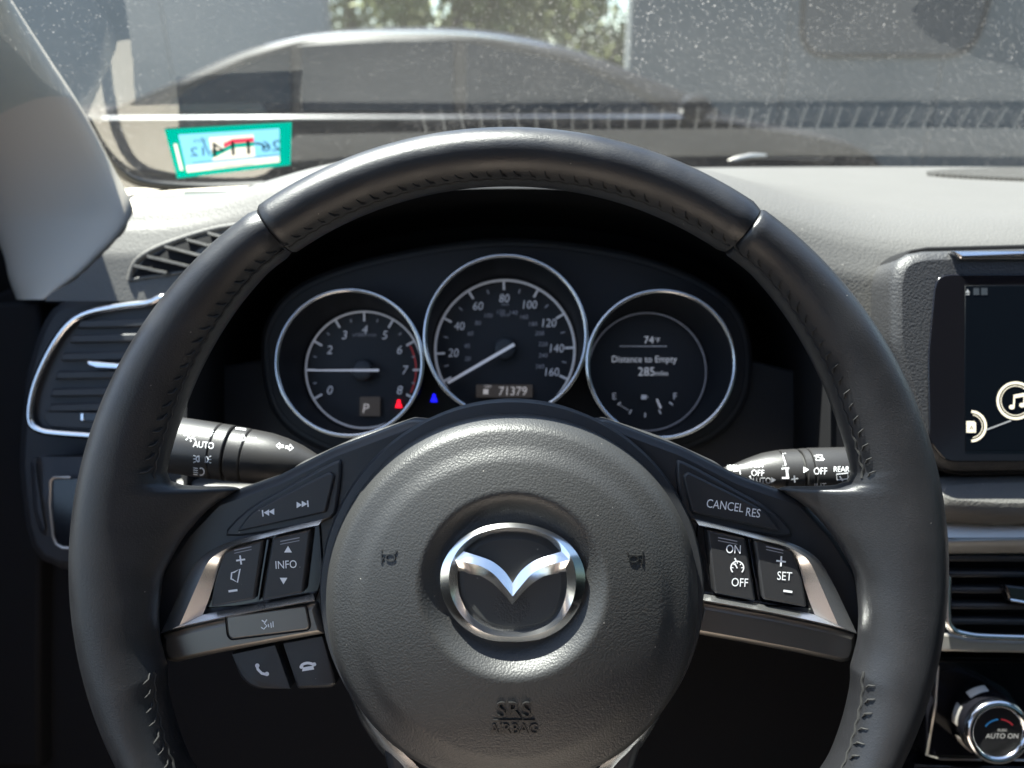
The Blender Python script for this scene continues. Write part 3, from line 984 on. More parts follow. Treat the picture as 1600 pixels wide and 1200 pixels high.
pr = Print(); pr.text('x1000r/min', 569, 523, 5.5); pr.build('unit_print', onw(0.0047), M_num_dim, tach)
pr = Print(); pr.poly([(562, 620), (594, 620), (594, 650), (562, 650)]); pr.build('gear_window', onw(0.0046), M_lcd_glow, tach)
pr = Print(); pr.text('P', 571, 638, 14, slant=0.15); pr.build('gear_letter', onw(0.0049), M_lcd_amber, tach)
def belt_icon(x, y, s):
    pr = Print(); pr.disc(x, y - 5 * s, 2.6 * s); pr.poly([(x - 3 * s, y - 2.5 * s), (x + 3 * s, y - 2.5 * s), (x + 5.5 * s, y + 5 * s), (x - 5.5 * s, y + 5 * s)]); return pr
belt_icon(623, 632, 1.0).build('seat_belt_lamp', onw(0.0049), M_red, tach)
belt_icon(678, 623, 1.0).build('coolant_lamp', onw(0.0020), M_blue, clu)
hub_ = mesh_obj('needle_hub', *loft([ring_pts(Fc, 566, 579, 17, 0.0048, 32), ring_pts(Fc, 566, 579, 16, 0.010, 32), ring_pts(Fc, 566, 579, 13, 0.011, 32)], True, False, True), M_dash_low, tach)
pr = Print(); pr.poly([(480, 577.6), (592, 576.5), (592, 580.5), (480, 579.6)]); pr.build('needle', onw(0.0112), M_needle, tach)
# speedometer
spd = gauge('speedometer', 790, 525, 126, 789, 547, 108, 'tall middle gauge with mile scale to 160')
tube('scale_ring', ring_pts(Fc, 789, 547, 109, 0.0045), 0.0009, M_num, spd, 8, True)
sp_ang = lambda v: 206 - v * 1.454
sp_ang = lambda v: interp(v, [0, 20, 80, 140, 160], [207, 183, 91, 2, -25])
pr = Print()
for q in range(0, 161, 20):
    pr = Print(); tick(pr, 789, 547, 108, 94, sp_ang(q), 3.4); pr.build('tick', onw(0.0047), M_num, spd)
for q in range(10, 160, 20):
    pr = Print(); tick(pr, 789, 547, 98, 91, sp_ang(q), 2.4); pr.build('minor_tick', onw(0.0047), M_num_dim, spd)
for q in range(20, 161, 20):
    a = math.radians(sp_ang(q)); pr = Print()
    pr.text(str(q), 789 + 81 * math.cos(a), 547 - 81 * math.sin(a), 12.5, sx=0.92, slant=0.1)
    pr.build('numeral', onw(0.0047), M_num, spd)
pr = Print()
for i, q in enumerate(range(20, 261, 20)):
    a = math.radians(interp(q, [20, 140, 260], [193, 77, -25])); pr.text(str(q), 789 + 60 * math.cos(a), 547 - 60 * math.sin(a), 6.5, slant=0.1)
pr.text('km/h', 789, 492, 5)
pr.text('MPH', 789, 476, 4)
pr.build('inner_scale', onw(0.0047), M_num_dim, spd)
mesh_obj('needle_hub', *loft([ring_pts(Fc, 789, 545, 17, 0.0048, 32), ring_pts(Fc, 789, 545, 16, 0.010, 32), ring_pts(Fc, 789, 545, 13, 0.011, 32)], True, False, True), M_dash_low, spd)
pr = Print(); pr.poly([(698, 596.5), (802, 536), (805, 540), (701, 600)]); pr.build('needle', onw(0.0112), M_needle, spd)
pr = Print(); pr.poly([(744, 601), (832, 601), (832, 621), (744, 621)]); pr.build('odometer_window', onw(0.0046), M_lcd_glow, spd)
pr = Print(); pr.text('71379', 801, 611, 13, sx=0.95, slant=0.06); pr.poly([(755, 608), (763, 608), (763, 616), (755, 616)]); pr.text('TRIP', 762, 604, 4)
pr.build('odometer_digits', onw(0.0049), M_lcd_amber, spd)
# information display
inf = gauge('information_display', 1033, 569, 115, 1011, 581, 90, 'right gauge with trip text and fuel scale')
tube('scale_ring', ring_pts(Fc, 1011, 581, 92, 0.0045), 0.0005, M_num_dim, inf, 8, True)
pr = Print(); pr.text('74', 1014, 531, 11); pr.text('°F', 1027, 531.5, 7)
pr.text('Distance to Empty', 1007, 561, 10, sx=0.93); pr.text('285', 1010, 580.5, 13, sx=0.95); pr.text('miles', 1034, 583, 7)
pr.build('trip_text', onw(0.0049), M_lcd_txt, inf)
pr = Print(); pr.line([(968, 541), (1042, 541)], 1.0); pr.text('E', 960, 619, 10); pr.text('F', 1055, 619, 10)
pr.poly([(1002, 617), (1010, 617), (1010, 624), (1002, 624)]); pr.line([(1010, 619), (1013, 621)], 1.2)
for a in (222, 245, 270, 295, 318): tick(pr, 1008, 594, 58, 51, a, 2.2)
pr.line([(967, 632), (982, 641)], 1.0)
pr.build('fuel_scale', onw(0.0049), M_num, inf)
pr = Print(); pr.poly([(1025, 624), (1027.5, 623), (1034, 637), (1031, 639)]); pr.build('fuel_needle', onw(0.0052), M_needle, inf)

# ------------------------------------------------------------------ steering wheel
Fw = Frame(795, 880, 0.323)
whl = frame_thing('steering_wheel', Fw, 'black leather steering wheel with winged chrome emblem and silver spoke bezels', 'steering wheel')
RC = 0.1706
def r_in_px(psi):
    return interp(psi, [-90, -60, -32, -20, -17.2, -16.2, -12.5, -8.4, -2.2, 2.5, 6.8, 10.0, 10.6, 11.4, 12.6, 14.5, 24, 34, 50, 90],
                  [586, 588, 590, 566, 556, 556, 556, 550, 538, 514, 482, 446, 482, 518, 540, 550, 555, 566, 586, 585])
def rim_pt(th, phi, grow=0.0):
    """Point on the rim: th round the wheel, phi round the section (0 = outer, 90 = front)."""
    deg = math.degrees(th)
    psi = math.degrees(math.asin(max(-1, min(1, math.sin(th)))))
    side = 1 if math.cos(th) >= 0 else -1
    base_in = 0.0112 + (585 - max(548, min(590, r_in_px(psi)))) * 0.00024
    full = 0.0112 + (585 - r_in_px(psi)) * 0.00027
    c, s = math.cos(phi), math.sin(phi)
    a_out, b = 0.0114 + grow, 0.0160 + grow
    if c >= 0:
        r, w = RC + a_out * c, b * s
        t = 0
    else:
        ext = max(0.0, full - base_in)
        e_ = sstep(0.45, 1.0, abs(c))
        r = RC - (base_in + grow) * abs(c) - ext * e_
        t = ext / 0.036 * e_
        w = b * s * (1 - 0.30 * min(1, t)) - 0.021 * min(1.1, t) ** 1.2
    th2 = th + side * math.radians(5.0) * min(1.0, t) * (1 if psi > 5 else max(0, (psi + 5) / 10))
    # thumb rest swell just above the spokes
    return Vector((r * math.cos(th2), r * math.sin(th2), w))
def th_samples(a0, a1):
    out = []
    a = a0
    while a < a1 - 1e-6:
        out.append(a)
        m = a % 360
        fine = (9 < m < 17) or (163 < m < 171) or (340 < m < 345) or (195 < m < 200)
        a += 0.35 if fine else 1.2
    out.append(a1)
    return out
PH = 40
def rim_seg(name, a0, a1, grow, label):
    A = th_samples(a0, a1)
    rings = []
    for i, a in enumerate(A):
        e = min(a - a0, a1 - a)
        g_ = grow - 0.0010 * (1 - min(1, e / 0.5)) ** 2
        rings.append([rim_pt(math.radians(a), 2 * math.pi * k / PH, g_) for k in range(PH)])
    v, f = loft(rings, True, True, True)
    o = mesh_obj(name, v, f, M_leather, whl, True, 60)
    o['label'] = label
    return o
rim_top = rim_seg('leather_wrap', 55.0, 125.0, 0.0003, 'smooth black leather over the top arc of the rim')
rim_low = rim_seg('leather_wrap', 125.15, 414.85, 0.0, 'black leather grips running down both sides of the rim')

# stitching along the inside edge
st_path = [Vector(p) for p in ((-0.0021, -0.0012, 0.0), (-0.0008, 0.0002, 0.0007), (0.0004, 0.0007, 0.0008), (0.0012, 0.0028, 0.0006), (0.0018, 0.0040, -0.0002))]
st_me = tube('stitch', st_path, [0.0003, 0.0005, 0.0005, 0.00045, 0.0002], M_thread, None, 6)
st_mesh = st_me.data
bpy.data.objects.remove(st_me)
def put_stitch(deg, parent):
    th = math.radians(deg)
    ph = math.radians(149)
    p = rim_pt(th, ph)
    du = (rim_pt(th + 0.002, ph) - rim_pt(th - 0.002, ph)).normalized()
    dv = (rim_pt(th, ph - 0.03) - rim_pt(th, ph + 0.03)).normalized()
    n = du.cross(dv)
    if n.z < 0: n = -n
    dv = n.cross(du) 
    if dv.dot(Vector((math.cos(th), math.sin(th), 0))) < 0: dv = -dv
    o = bpy.data.objects.new('stitch', st_mesh); COL.objects.link(o)
    m = Matrix((du, dv, n)).transposed().to_4x4(); m.translation = p + n * 0.0001
    j = Matrix.Rotation(random.uniform(-0.18, 0.18), 4, 'Z') @ Matrix.Scale(random.uniform(0.62, 0.85), 4)
    o.matrix_local = m @ j
    o.parent = parent
a = 14.5
while a < 166:
    put_stitch(a, rim_top if 55 < a < 125 else rim_low); a += 2.12
for a0, a1 in ((197, 232), (308, 343)):
    a = a0
    while a < a1: put_stitch(a, rim_low); a += 2.12
for (a0, a1) in ((13.8, 54.6), (55.4, 124.6), (125.4, 166.2), (196.5, 235), (305, 343.5)):
    n = int((a1 - a0) / 0.53)
    pth = []
    for i in range(n + 1):
        th = math.radians(a0 + (a1 - a0) * i / n)
        pth.append(rim_pt(th, math.radians(158 + 1.5 * math.sin(i * math.pi / 2))) + Vector((0, 0, 0)))
    tube('seam', pth, 0.0006, M_thread, rim_top if a0 == 55.4 else rim_low, 6)

DISH = 0.004          # the hub and spokes sit this far behind the rim
HS = (0.323 + DISH) / 0.323
class HubFrame(Frame):
    def p(self, px, py, w=0.0):
        return Fw.p(px, py, w - DISH)
Fh = HubFrame(795, 880, 0.323)
# --- spokes: left drawn in pixels, right is its mirror image
def mir(pts): return [(1590 - x, y) for x, y in pts]
def both(fn, pts, *a, **k):
    return fn(pts, *a, **k), fn(mir(pts), *a, **k)
def spoke(side):
    T = (lambda p: p) if side < 0 else mir
    S = {}
    base = T(roundpoly([(335, 778), (430, 745), (520, 700), (640, 655), (700, 660), (640, 800), (600, 940), (560, 975), (420, 1000), (275, 1028), (228, 1010), (230, 960), (246, 890), (285, 830)], 8))
    sp_ = slab('spoke', Fh, base, -0.030, -0.0095, M_spoke, whl, 0.004)
    slab('spoke_back', Fh, T(roundpoly([(400, 776), (470, 722), (560, 681), (645, 653), (700, 700), (560, 800)], 8)), -0.060, -0.040, M_pad, sp_, 0.003)
    # upper button surround and button
    slab('button_surround', Fh, T(catmull([(352, 838), (385, 797), (440, 765), (520, 722), (533, 728), (528, 780), (515, 812), (440, 828)], 3)), -0.012, -0.0075, M_spoke, sp_, 0.0012)
    b1 = slab('button', Fh, T(roundpoly([(368, 832), (392, 800), (440, 774), (515, 737), (523, 744), (509, 801)], [6, 14, 14, 6, 6, 3])), -0.010, -0.0058, M_button, sp_, 0.0009)
    # black well and two rocker buttons
    slab('button_well', Fh, T(roundpoly([(308, 952), (326, 905), (345, 862), (372, 848), (500, 815), (506, 900), (492, 940)], 5)), -0.012, -0.0085, M_gloss, sp_, 0.0006)
    b2 = slab('button', Fh, T(roundpoly([(350, 862), (412, 843), (398, 937), (328, 950), (334, 912)], [6, 5, 5, 6, 30])), -0.0095, -0.0042, M_button, sp_, 0.0011)
    b3 = slab('button', Fh, T(roundpoly([(425, 841), (486, 827), (474, 927), (408, 940)], 5)), -0.0095, -0.0042, M_button, sp_, 0.0011)
    slab('divider', Fh, T([(416, 843), (421, 842), (405, 938), (401, 939)]), -0.0095, -0.0058, M_gloss, sp_, 0.0003)
    # silver bezel: a C of bright trim, open towards the hub
    outer = catmull([(504, 811), (460, 821), (400, 836), (350, 850), (312, 873), (288, 912), (266, 958), (251, 990)], 5, False)
    inner = catmull([(497, 822), (460, 830), (404, 845), (366, 857), (345, 880), (334, 913), (326, 937), (317, 960)], 5, False)
    mid = []
    for i_, (a, b) in enumerate(zip(outer, inner)):
        k_ = interp(i_ / (len(outer) - 1), [0, 0.35, 0.55, 1.0], [0.85, 0.75, 0.45, 0.45])
        mid.append((a[0] * (1 - k_) + b[0] * k_, a[1] * (1 - k_) + b[1] * k_))
    low_o = [(251, 990), (300, 977), (380, 960), (440, 949), (492, 940)]
    low_i = [(317, 960), (336, 956), (380, 948), (440, 937), (490, 928)]
    low_o = catmull(low_o, 5, False); low_i = catmull(low_i, 5, False)
    low_m = [((a[0] * 0.8 + b[0] * 0.2), (a[1] * 0.8 + b[1] * 0.2)) for a, b in zip(low_o, low_i)]
    O = outer + low_o[1:]; I = inner + low_i[1:]; Mm = mid + low_m[1:]
    ringsW = [(T(O), -0.011), (T(O), -0.0052), (T(Mm), -0.0026), (T(I), -0.0060), (T(I), -0.010)]
    rings = [[Fh.p(x, y, w) for x, y in R_] for R_, w in ringsW]
    v, f = loft(rings, False)
    n = len(O)
    f.append(tuple(k * n for k in range(5))); f.append(tuple(k * n + n - 1 for k in range(5)))
    mesh_obj('bezel', v, f, M_bezel_chrome, sp_, True, 28)
    # satin lower cover
    cov = T(roundpoly([(251, 992), (300, 979), (380, 962), (494, 942), (500, 965), (508, 992), (430, 1006), (345, 1022), (270, 1038), (257, 1034), (250, 1016)], [3, 4, 4, 4, 3, 4, 4, 4, 8, 6, 6]))
    cv = slab('lower_cover', Fh, cov, -0.018, -0.0062, M_satin_shade, sp_, 0.0026)
    return sp_, b1, b2, b3, cv
def wplane(w): return lambda x, y: Fh.p(x, y, w)
spL, l1, l2, l3, lcov = spoke(-1)
spL['label'] = 'spoke with audio, volume, info and phone buttons'
spR, r1, r2, r3, rcov = spoke(1)
spR['label'] = 'spoke with cruise control buttons'
# extra buttons on the left spoke
vb = slab('button', Fh, roundpoly([(353, 964), (478, 947), (484, 978), (480, 984), (362, 999), (356, 992)], 4), -0.008, -0.0055, M_satin_shade, lcov, 0.0006)
tube('button_gap', [Fh.p(x, y, -0.0059) for x, y in roundpoly([(352, 963), (479, 946), (485, 979), (481, 985), (361, 1000), (355, 993)], 4)], 0.0003, M_black, lcov, 5, True)
p1 = slab('button', Fh, roundpoly([(360, 1022), (430, 1007), (455, 1078), (395, 1078), (374, 1060)], [3, 3, 4, 16, 10]), -0.022, -0.0105, M_button, spL, 0.0016)
p2 = slab('button', Fh, roundpoly([(440, 1005), (504, 993), (526, 1070), (516, 1076), (464, 1078)], [3, 3, 5, 5, 4]), -0.022, -0.0105, M_button, spL, 0.0016)

def tri(pr, x, y, s, d):
    if d == 'u': pr.poly([(x, y - s), (x + s, y + s * 0.7), (x - s, y + s * 0.7)])
    if d == 'd': pr.poly([(x, y + s), (x + s, y - s * 0.7), (x - s, y - s * 0.7)])
    if d == 'l': pr.poly([(x - s, y), (x + s * 0.7, y - s), (x + s * 0.7, y + s)])
    if d == 'r': pr.poly([(x + s, y), (x - s * 0.7, y - s), (x - s * 0.7, y + s)])
B1, B2 = -0.0056, -0.0040
pr = Print(); pr.line([(410, 797), (411, 807)], 2.2); tri(pr, 417, 801, 5, 'l'); tri(pr, 425, 799.5, 5, 'l')
tri(pr, 467, 789, 5, 'r'); tri(pr, 475, 787.5, 5, 'r'); pr.line([(480.5, 782), (481.5, 792)], 2.2)
pr.build('marking', wplane(B1), M_white, l1)
pr = Print(); pr.line([(369, 876), (383, 874)], 2.6); pr.line([(375, 868), (377, 882)], 2.6)
pr.line([(362, 895), (366, 894), (375, 889), (371, 910), (363, 905), (361, 905)], 2.2, True); pr.line([(357, 924), (371, 922)], 3.4)
pr.build('marking', wplane(B2), M_white, l2)
pr = Print(); tri(pr, 450, 859, 6, 'u'); pr.text('INFO', 447, 882, 12, rot=-3, sx=0.85); tri(pr, 443, 907, 6, 'd')
pr.build('marking', wplane(B2), M_white, l3)
for T, (e2, e3) in (((lambda p: p), (l2, l3)), (mir, (r2, r3))):
    for e, q in ((e2, [(366, 860), (393, 854)]), (e3, [(438, 846), (468, 840)])):
        pr = Print(); pr.line(T(q), 1.6); pr.line(T([(x, y + 4.5) for x, y in q]), 1.2); pr.build('ridge_line', wplane(B2), M_num_dim, e)
pr = Print()
pr.line([(409, 969), (413, 972)], 2); pr.line([(417, 968), (413, 974), (417, 978), (412, 983), (408, 980)], 1.8)
pr.line([(419, 975), (420, 980)], 1.5); pr.line([(423, 973), (424, 981)], 1.5); pr.line([(426.5, 971), (427, 980)], 1.5)
pr.build('marking', wplane(-0.0053), M_white, vb)
pr = Print(); pr.line([(401, 1039), (403, 1046), (409, 1052), (417, 1054)], 4.2); pr.disc(402, 1040, 3.4); pr.disc(417, 1053, 3.4)
pr.build('marking', wplane(-0.0103), M_white, p1)
pr = Print(); pr.arc(481, 1043, 11, 20, 160, 4.2, 10, 7); pr.disc(471, 1042, 3); pr.disc(491, 1038, 3); pr.poly([(473, 1043), (489, 1040), (491, 1046), (472, 1049)])
pr.build('marking', wplane(-0.0103), M_white, p2)
pr = Print(); pr.text('CANCEL', 1133, 790, 13, rot=8, sx=0.80); pr.text('RES', 1177, 801, 13, rot=8, sx=0.80); pr.build('marking', wplane(B1), M_white, r1)
pr = Print(); pr.text('ON', 1146, 858, 13, rot=3, sx=0.8); pr.text('OFF', 1156, 910, 13, rot=3, sx=0.8)
pr.arc(1152, 887, 10, -45, 225, 2.0, 20); pr.line([(1152, 888), (1148, 880)], 2); pr.line([(1148, 872), (1150, 876)], 2.2)
for a in range(0, 181, 45): tick(pr, 1152, 887, 9, 6, a, 1.5)
pr.build('marking', wplane(B2), M_white, r3)
pr = Print(); pr.line([(1213, 876), (1228, 878)], 2.6); pr.line([(1221, 869), (1220, 885)], 2.6); pr.text('SET', 1226, 900, 13, rot=4, sx=0.8); pr.line([(1224, 923), (1238, 925)], 3.4)
pr.build('marking', wplane(B2), M_white, r2)

# --- hub: collar, airbag cover, emblem
HX, HY = 800, 915
SC = 0.323 / FPX
hub_c = Fh.p(HX, HY, 0.0)
def collar_r(al):      # metres, al measured from +x anticlockwise
    d = math.sin(al)
    return 0.0822 * HS + 0.004 * max(0, -d) - 0.0040 * max(0, d)
nal = 256
def cring(k, w): return [Vector((hub_c.x + collar_r(al) * k * math.cos(al), hub_c.y + collar_r(al) * k * math.sin(al), w - DISH)) for al in (2 * math.pi * i / nal for i in range(nal))]
v, f = loft([cring(1.0, -0.028), cring(1.0, -0.006), cring(0.985, -0.003), cring(0.9, -0.002), cring(0.5, -0.002)], True, True, True)
mesh_obj('hub_collar', v, f, M_collar, whl, True, 50)
pad_c = hub_c + Vector((0, -0.0042, 0))
PR = 0.0778 * HS
def pad_r(al):
    d = math.sin(al)
    return PR * (1 + 0.02 * abs(math.cos(al)) + 0.045 * max(0, -d) - 0.01 * max(0, d))
EMC = None
def pad_w(x, y):
    """height of the cushion front at local x, y"""
    dx, dy = x - pad_c.x, y - pad_c.y
    r = math.hypot(dx, dy); al = math.atan2(dy, dx)
    k = r / pad_r(al)
    w = 0.0225 - 0.0125 * k * k - 0.0022 * k ** 6
    if k > 0.90: w -= 0.011 * ((k - 0.90) / 0.10) ** 2.2
    # plateau edge
    w -= 0.0012 * sstep(0.74, 0.84, k)
    ex, ey = x - em_c.x, y - em_c.y
    re = math.hypot(ex, ey * 1.02)
    w -= DISH
    w -= 0.0078 * (1 - sstep(0.0270 * HS, 0.0385 * HS, re))
    return w
em_c = Fh.p(801, 910, 0.014)
pad_rings = []
ks = [0.0] + [i / 90 for i in range(1, 91)]
vs, fs = [], []
for k in ks:
    for i in range(nal):
        al = 2 * math.pi * i / nal
        x = pad_c.x + pad_r(al) * k * math.cos(al); y = pad_c.y + pad_r(al) * k * math.sin(al)
        vs.append(Vector((x, y, pad_w(x, y))))
vs += [Vector((v_.x, v_.y, -0.004 - DISH)) for v_ in vs[-nal:]]
for j in range(len(ks)):
    for i in range(nal):
        k2 = (i + 1) % nal
        fs.append((j * nal + i, j * nal + k2, (j + 1) * nal + k2, (j + 1) * nal + i))
pad = mesh_obj('airbag_cover', vs, fs, M_pad, whl, True, 75)
def onpad(off):
    def fn(x, y):
        q = Fh.p(x, y, 0.012)
        w = pad_w(q.x, q.y) + DISH
        q = Fh.p(x, y, w); w = pad_w(q.x, q.y) + DISH
        q = Fh.p(x, y, w)
        return Vector((q.x, q.y, pad_w(q.x, q.y) + off))
    return fn
def emboss(pr, name, h=0.0005):
    """raised moulded lettering of the same plastic"""
    fn = onpad(h)
    fn0 = onpad(-0.0004)
    vs = [fn(x, y) for x, y in pr.v] + [fn0(x, y) for x, y in pr.v]
    n = len(pr.v)
    cnt = {}
    for f_ in pr.f:
        for i in range(len(f_)):
            e = (f_[i], f_[(i + 1) % len(f_)])
            cnt[e] = cnt.get(e, 0) + 1
    fs = list(pr.f)
    for (a, b) in cnt:
        if (b, a) not in cnt: fs.append((a, b, n + b, n + a))
    return mesh_obj(name, vs, fs, M_pad_letter, pad, False)
M_pad_letter = mat('moulded_letters', (0.010, 0.010, 0.010), 0.45)
pr = Print(); pr.text('SRS', 803, 1108, 24, sx=1.05); emboss(pr, 'moulded_lettering', 0.0010)
pr = Print(); pr.line([(770 + 6 * k, 1125) for k in range(12)], 2.0); emboss(pr, 'moulded_rule', 0.0006)
pr = Print(); pr.text('AIRBAG', 803, 1138, 15, sx=1.0); emboss(pr, 'moulded_lettering')
for sgn, hx, hy in ((1, 607, 869), (-1, 993, 871)):
    pr = Print()
    hm = lambda pts: [(hx + sgn * x, hy + y) for x, y in pts]
    pr.line(hm([(-11, -10), (-10, -4), (-4, -3), (10, -4), (13, -9)]), 2.2)
    pr.line(hm([(-11, 10), (-10, 4), (-7, 2)]), 2.2)
    pr.line(hm([(-11, -10), (-11, 10)]), 1.8)
    pr.arc(hx + 3 * sgn, hy + 2, 7, 0, 360, 2.2, 16, 5.5)
    emboss(pr, 'horn_symbol', 0.0005)
# emblem
M_emblem_back = mat('emblem_back', (0.028, 0.028, 0.028), 0.6, grain=('noise', 1500, 0.3, 0.0002), dust=0.7)
BW = 0.0112
def EP(x, y, w):      # emblem sketch coordinates -> wheel
    q = Fh.p(650 + x / 4.617, 780 + y / 4.617, w); return q
e_out = catmull([(690, 170), (860, 192), (1000, 245), (1110, 325), (1190, 440), (1222, 570), (1205, 700), (1150, 820), (1060, 925), (930, 1000), (800, 1026), (690, 1030), (560, 1022), (440, 985), (320, 905), (235, 800), (188, 690), (175, 580), (195, 460), (270, 340), (380, 245), (520, 190)], 4)
e_in = catmull([(690, 238), (820, 250), (930, 285), (1010, 345), (1060, 420), (1085, 530), (1088, 640), (1065, 750), (1010, 850), (920, 915), (800, 948), (690, 955), (590, 945), (480, 905), (385, 825), (325, 720), (302, 620), (302, 520), (325, 430), (375, 350), (460, 285), (570, 248)], 4)
e_mid = [(a[0] * 0.5 + b[0] * 0.5, a[1] * 0.5 + b[1] * 0.5) for a, b in zip(e_out, e_in)]
emb = bpy.data.objects.new('emblem', None)
dome = slab('emblem', Fh, [(650 + x / 4.617, 780 + y / 4.617) for x, y in inset(e_in, -22)], BW - 0.002, BW + 0.0022, M_emblem_back, whl, 0.0008, 0.0012)
bpy.data.objects.remove(emb)
dome['label'] = 'winged chrome emblem in the middle of the hub'
rings = [[EP(x, y, w) for x, y in R_] for R_, w in ((e_out, BW), (e_out, BW + 0.0050), (e_mid, BW + 0.0070), (e_in, BW + 0.0040), (e_in, BW + 0.001))]
v, f = loft(rings)
mesh_obj('emblem_ring', v, f, M_emblem_chrome, dome, True, 25)
up_l = [(268, 350), (360, 382), (480, 420), (560, 455), (640, 522), (697, 606)]
md_l = [(262, 432), (370, 458), (470, 485), (560, 540), (645, 635), (697, 700)]
lo_l = [(296, 526), (386, 538), (470, 556), (560, 612), (640, 692), (697, 760)]
def wing(m):
    g_ = (lambda p: p) if m > 0 else (lambda p: [(1394 - x, y) for x, y in p])
    R_ = [(g_(catmull(up_l, 4, False)), BW + 0.001), (g_(catmull(up_l, 4, False)), BW + 0.0052), (g_(catmull(md_l, 4, False)), BW + 0.0078), (g_(catmull(lo_l, 4, False)), BW + 0.0040), (g_(catmull(lo_l, 4, False)), BW + 0.001)]
    n_ = len(R_[0][0])
    v, f = loft([[EP(x, y, w - (0.0020 if w > BW + 0.003 else 0) * (1 - sstep(0.0, 0.28, i_ / (n_ - 1)))) for i_, (x, y) in enumerate(r)] for r, w in R_], False)
    mesh_obj('emblem_wing', v, f, M_emblem_chrome, dome, True, 25)
wing(1); wing(-1)

# lower spoke with bright edges
slab('lower_spoke', Fh, roundpoly([(585, 1130), (1015, 1130), (955, 1330), (930, 1480), (660, 1480), (635, 1330)], 20), -0.028, -0.004, M_spoke, whl, 0.004)
for T in ((lambda p: p), mir):
    e_o = T(catmull([(546, 1085), (562, 1125), (590, 1170), (622, 1210), (640, 1300), (655, 1430)], 4, False))
    e_i = T(catmull([(556, 1088), (586, 1128), (626, 1172), (664, 1215), (686, 1300), (696, 1430)], 4, False))
    m_ = [((a[0] + b[0]) / 2, (a[1] + b[1]) / 2) for a, b in zip(e_o, e_i)]
    v, f = loft([[Fh.p(x, y, w) for x, y in r] for r, w in ((e_o, -0.02), (e_o, -0.008), (m_, -0.003), (e_i, -0.002), (e_i, -0.02))], False)
    mesh_obj('edge_trim', v, f, M_bezel_chrome, whl, True, 30)
# boss behind the hub
bz = hub_c
v, f = loft([[Vector((bz.x + r * math.cos(q), bz.y + r * math.sin(q) * 0.95, w - DISH)) for q in (2 * math.pi * k / 40 for k in range(40))] for w, r in ((-0.02, 0.062), (-0.045, 0.055), (-0.075, 0.042), (-0.11, 0.036))], True, True, True)
mesh_obj('boss', v, f, M_black, whl, True, 50)

# steering column cover
Fk = Frame(795, 820, 0.455)
colm = frame_thing('column_cover', Fk, 'black steering column cover behind the wheel hub', 'column cover')
slab('upper_shell', Fk, catmull([(560, 740), (680, 700), (800, 690), (920, 700), (1035, 740), (1060, 830), (1000, 900), (600, 900), (535, 830)], 4), -0.10, 0.01, M_dash_low, colm, 0.01)
slab('lower_shell', Fk, catmull([(540, 860), (1055, 860), (1060, 980), (960, 1080), (640, 1080), (535, 980)], 4), -0.09, 0.0, M_black, colm, 0.01)
for T, nm in (((lambda p: p), 'side_shoulder'), (mir, 'side_shoulder')):
    slab(nm, Fk, T(roundpoly([(270, 750), (345, 758), (560, 775), (560, 830), (290, 806)], 6)), -0.06, -0.012, M_dash, colm, 0.004)

# ------------------------------------------------------------------ stalks
def stalk(name, label, A, B, prof, cat='stalk'):
    """A outer end, B column end (world points); prof: (t, radius) along the axis"""
    ax = (B - A); Ln = ax.length; ax.normalize()
    up = Vector((0, sp, cp)); n = ax.cross(up).normalized(); up = n.cross(ax)
    if n.dot(EYE - A) < 0: n = -n
    e = empty(name, A, label, cat)
    # local frame: x along the axis, y up, z towards the driver
    x, y, z = ax, up, n
    if x.cross(y).dot(z) < 0: y = y; x = x
    Mx = Matrix((x, y, z)).transposed()
    e.rotation_euler = Mx.to_euler() if Mx.determinant() > 0 else (0, 0, 0)
    return e, Ln
def lathe_x(name, prof, matl, parent, seg=48, squash=1.0):
    rings = [[Vector((x, r * math.sin(q), r * math.cos(q) * squash)) for q in (2 * math.pi * k / seg for k in range(seg))] for x, r in prof]
    v, f = loft(rings, True, True, True)
    return mesh_obj(name, v, f, matl, parent, True, 35)

def build_stalk(name, label, pA, pB, zA, zB, segs, marks, parentcat='stalk'):
    A, B = at(*pA, zA), at(*pB, zB)
    leftside = pA[0] < pB[0]
    L_, R_ = (A, B) if leftside else (B, A)
    x = (R_ - L_).normalized()
    up0 = Vector((0, sp, cp))
    z = x.cross(up0).normalized()
    y = z.cross(x)
    e = bpy.data.objects.new(name, None); COL.objects.link(e)
    m = Matrix((x, y, z)).transposed().to_4x4(); m.translation = L_
    e.matrix_world = m
    tag(e, label, parentcat)
    inv = m.inverted()
    Ln = (R_ - L_).length
    parts = []
    for (nm, prof, matl) in segs:
        parts.append(lathe_x(nm, [(t * Ln, r) for t, r in prof], matl, e))
    allp = sorted([(t * Ln, r) for nm, prof, matl in segs if matl is M_stalk for t, r in prof])
    def rad(xx): return interp(xx, [p[0] for p in allp], [p[1] for p in allp])
    eye_l = inv @ EYE
    def wrap(px, py):
        # ray from the eye through the pixel, met with the round surface
        tgt = inv @ at(px, py, 0.4)
        d = (tgt - eye_l).normalized()
        lo_, hi_ = 0.2, 0.6
        best = None
        k = 0.25
        while k < 0.6:
            q = eye_l + d * k
            if math.hypot(q.y, q.z) <= rad(q.x) + 0.00015:
                a_, b_ = k - 0.0004, k
                for _ in range(12):
                    c_ = (a_ + b_) / 2; q = eye_l + d * c_
                    if math.hypot(q.y, q.z) <= rad(q.x) + 0.00015: b_ = c_
                    else: a_ = c_
                return eye_l + d * a_
            k += 0.0004
        # just off the silhouette: nearest approach
        q = min((eye_l + d * (0.25 + 0.0004 * i) for i in range(875)), key=lambda p: math.hypot(p.y, p.z) - rad(p.x))
        return q
    for pidx, pr in marks:
        pr.build('marking', wrap, M_white, parts[pidx])
    return e

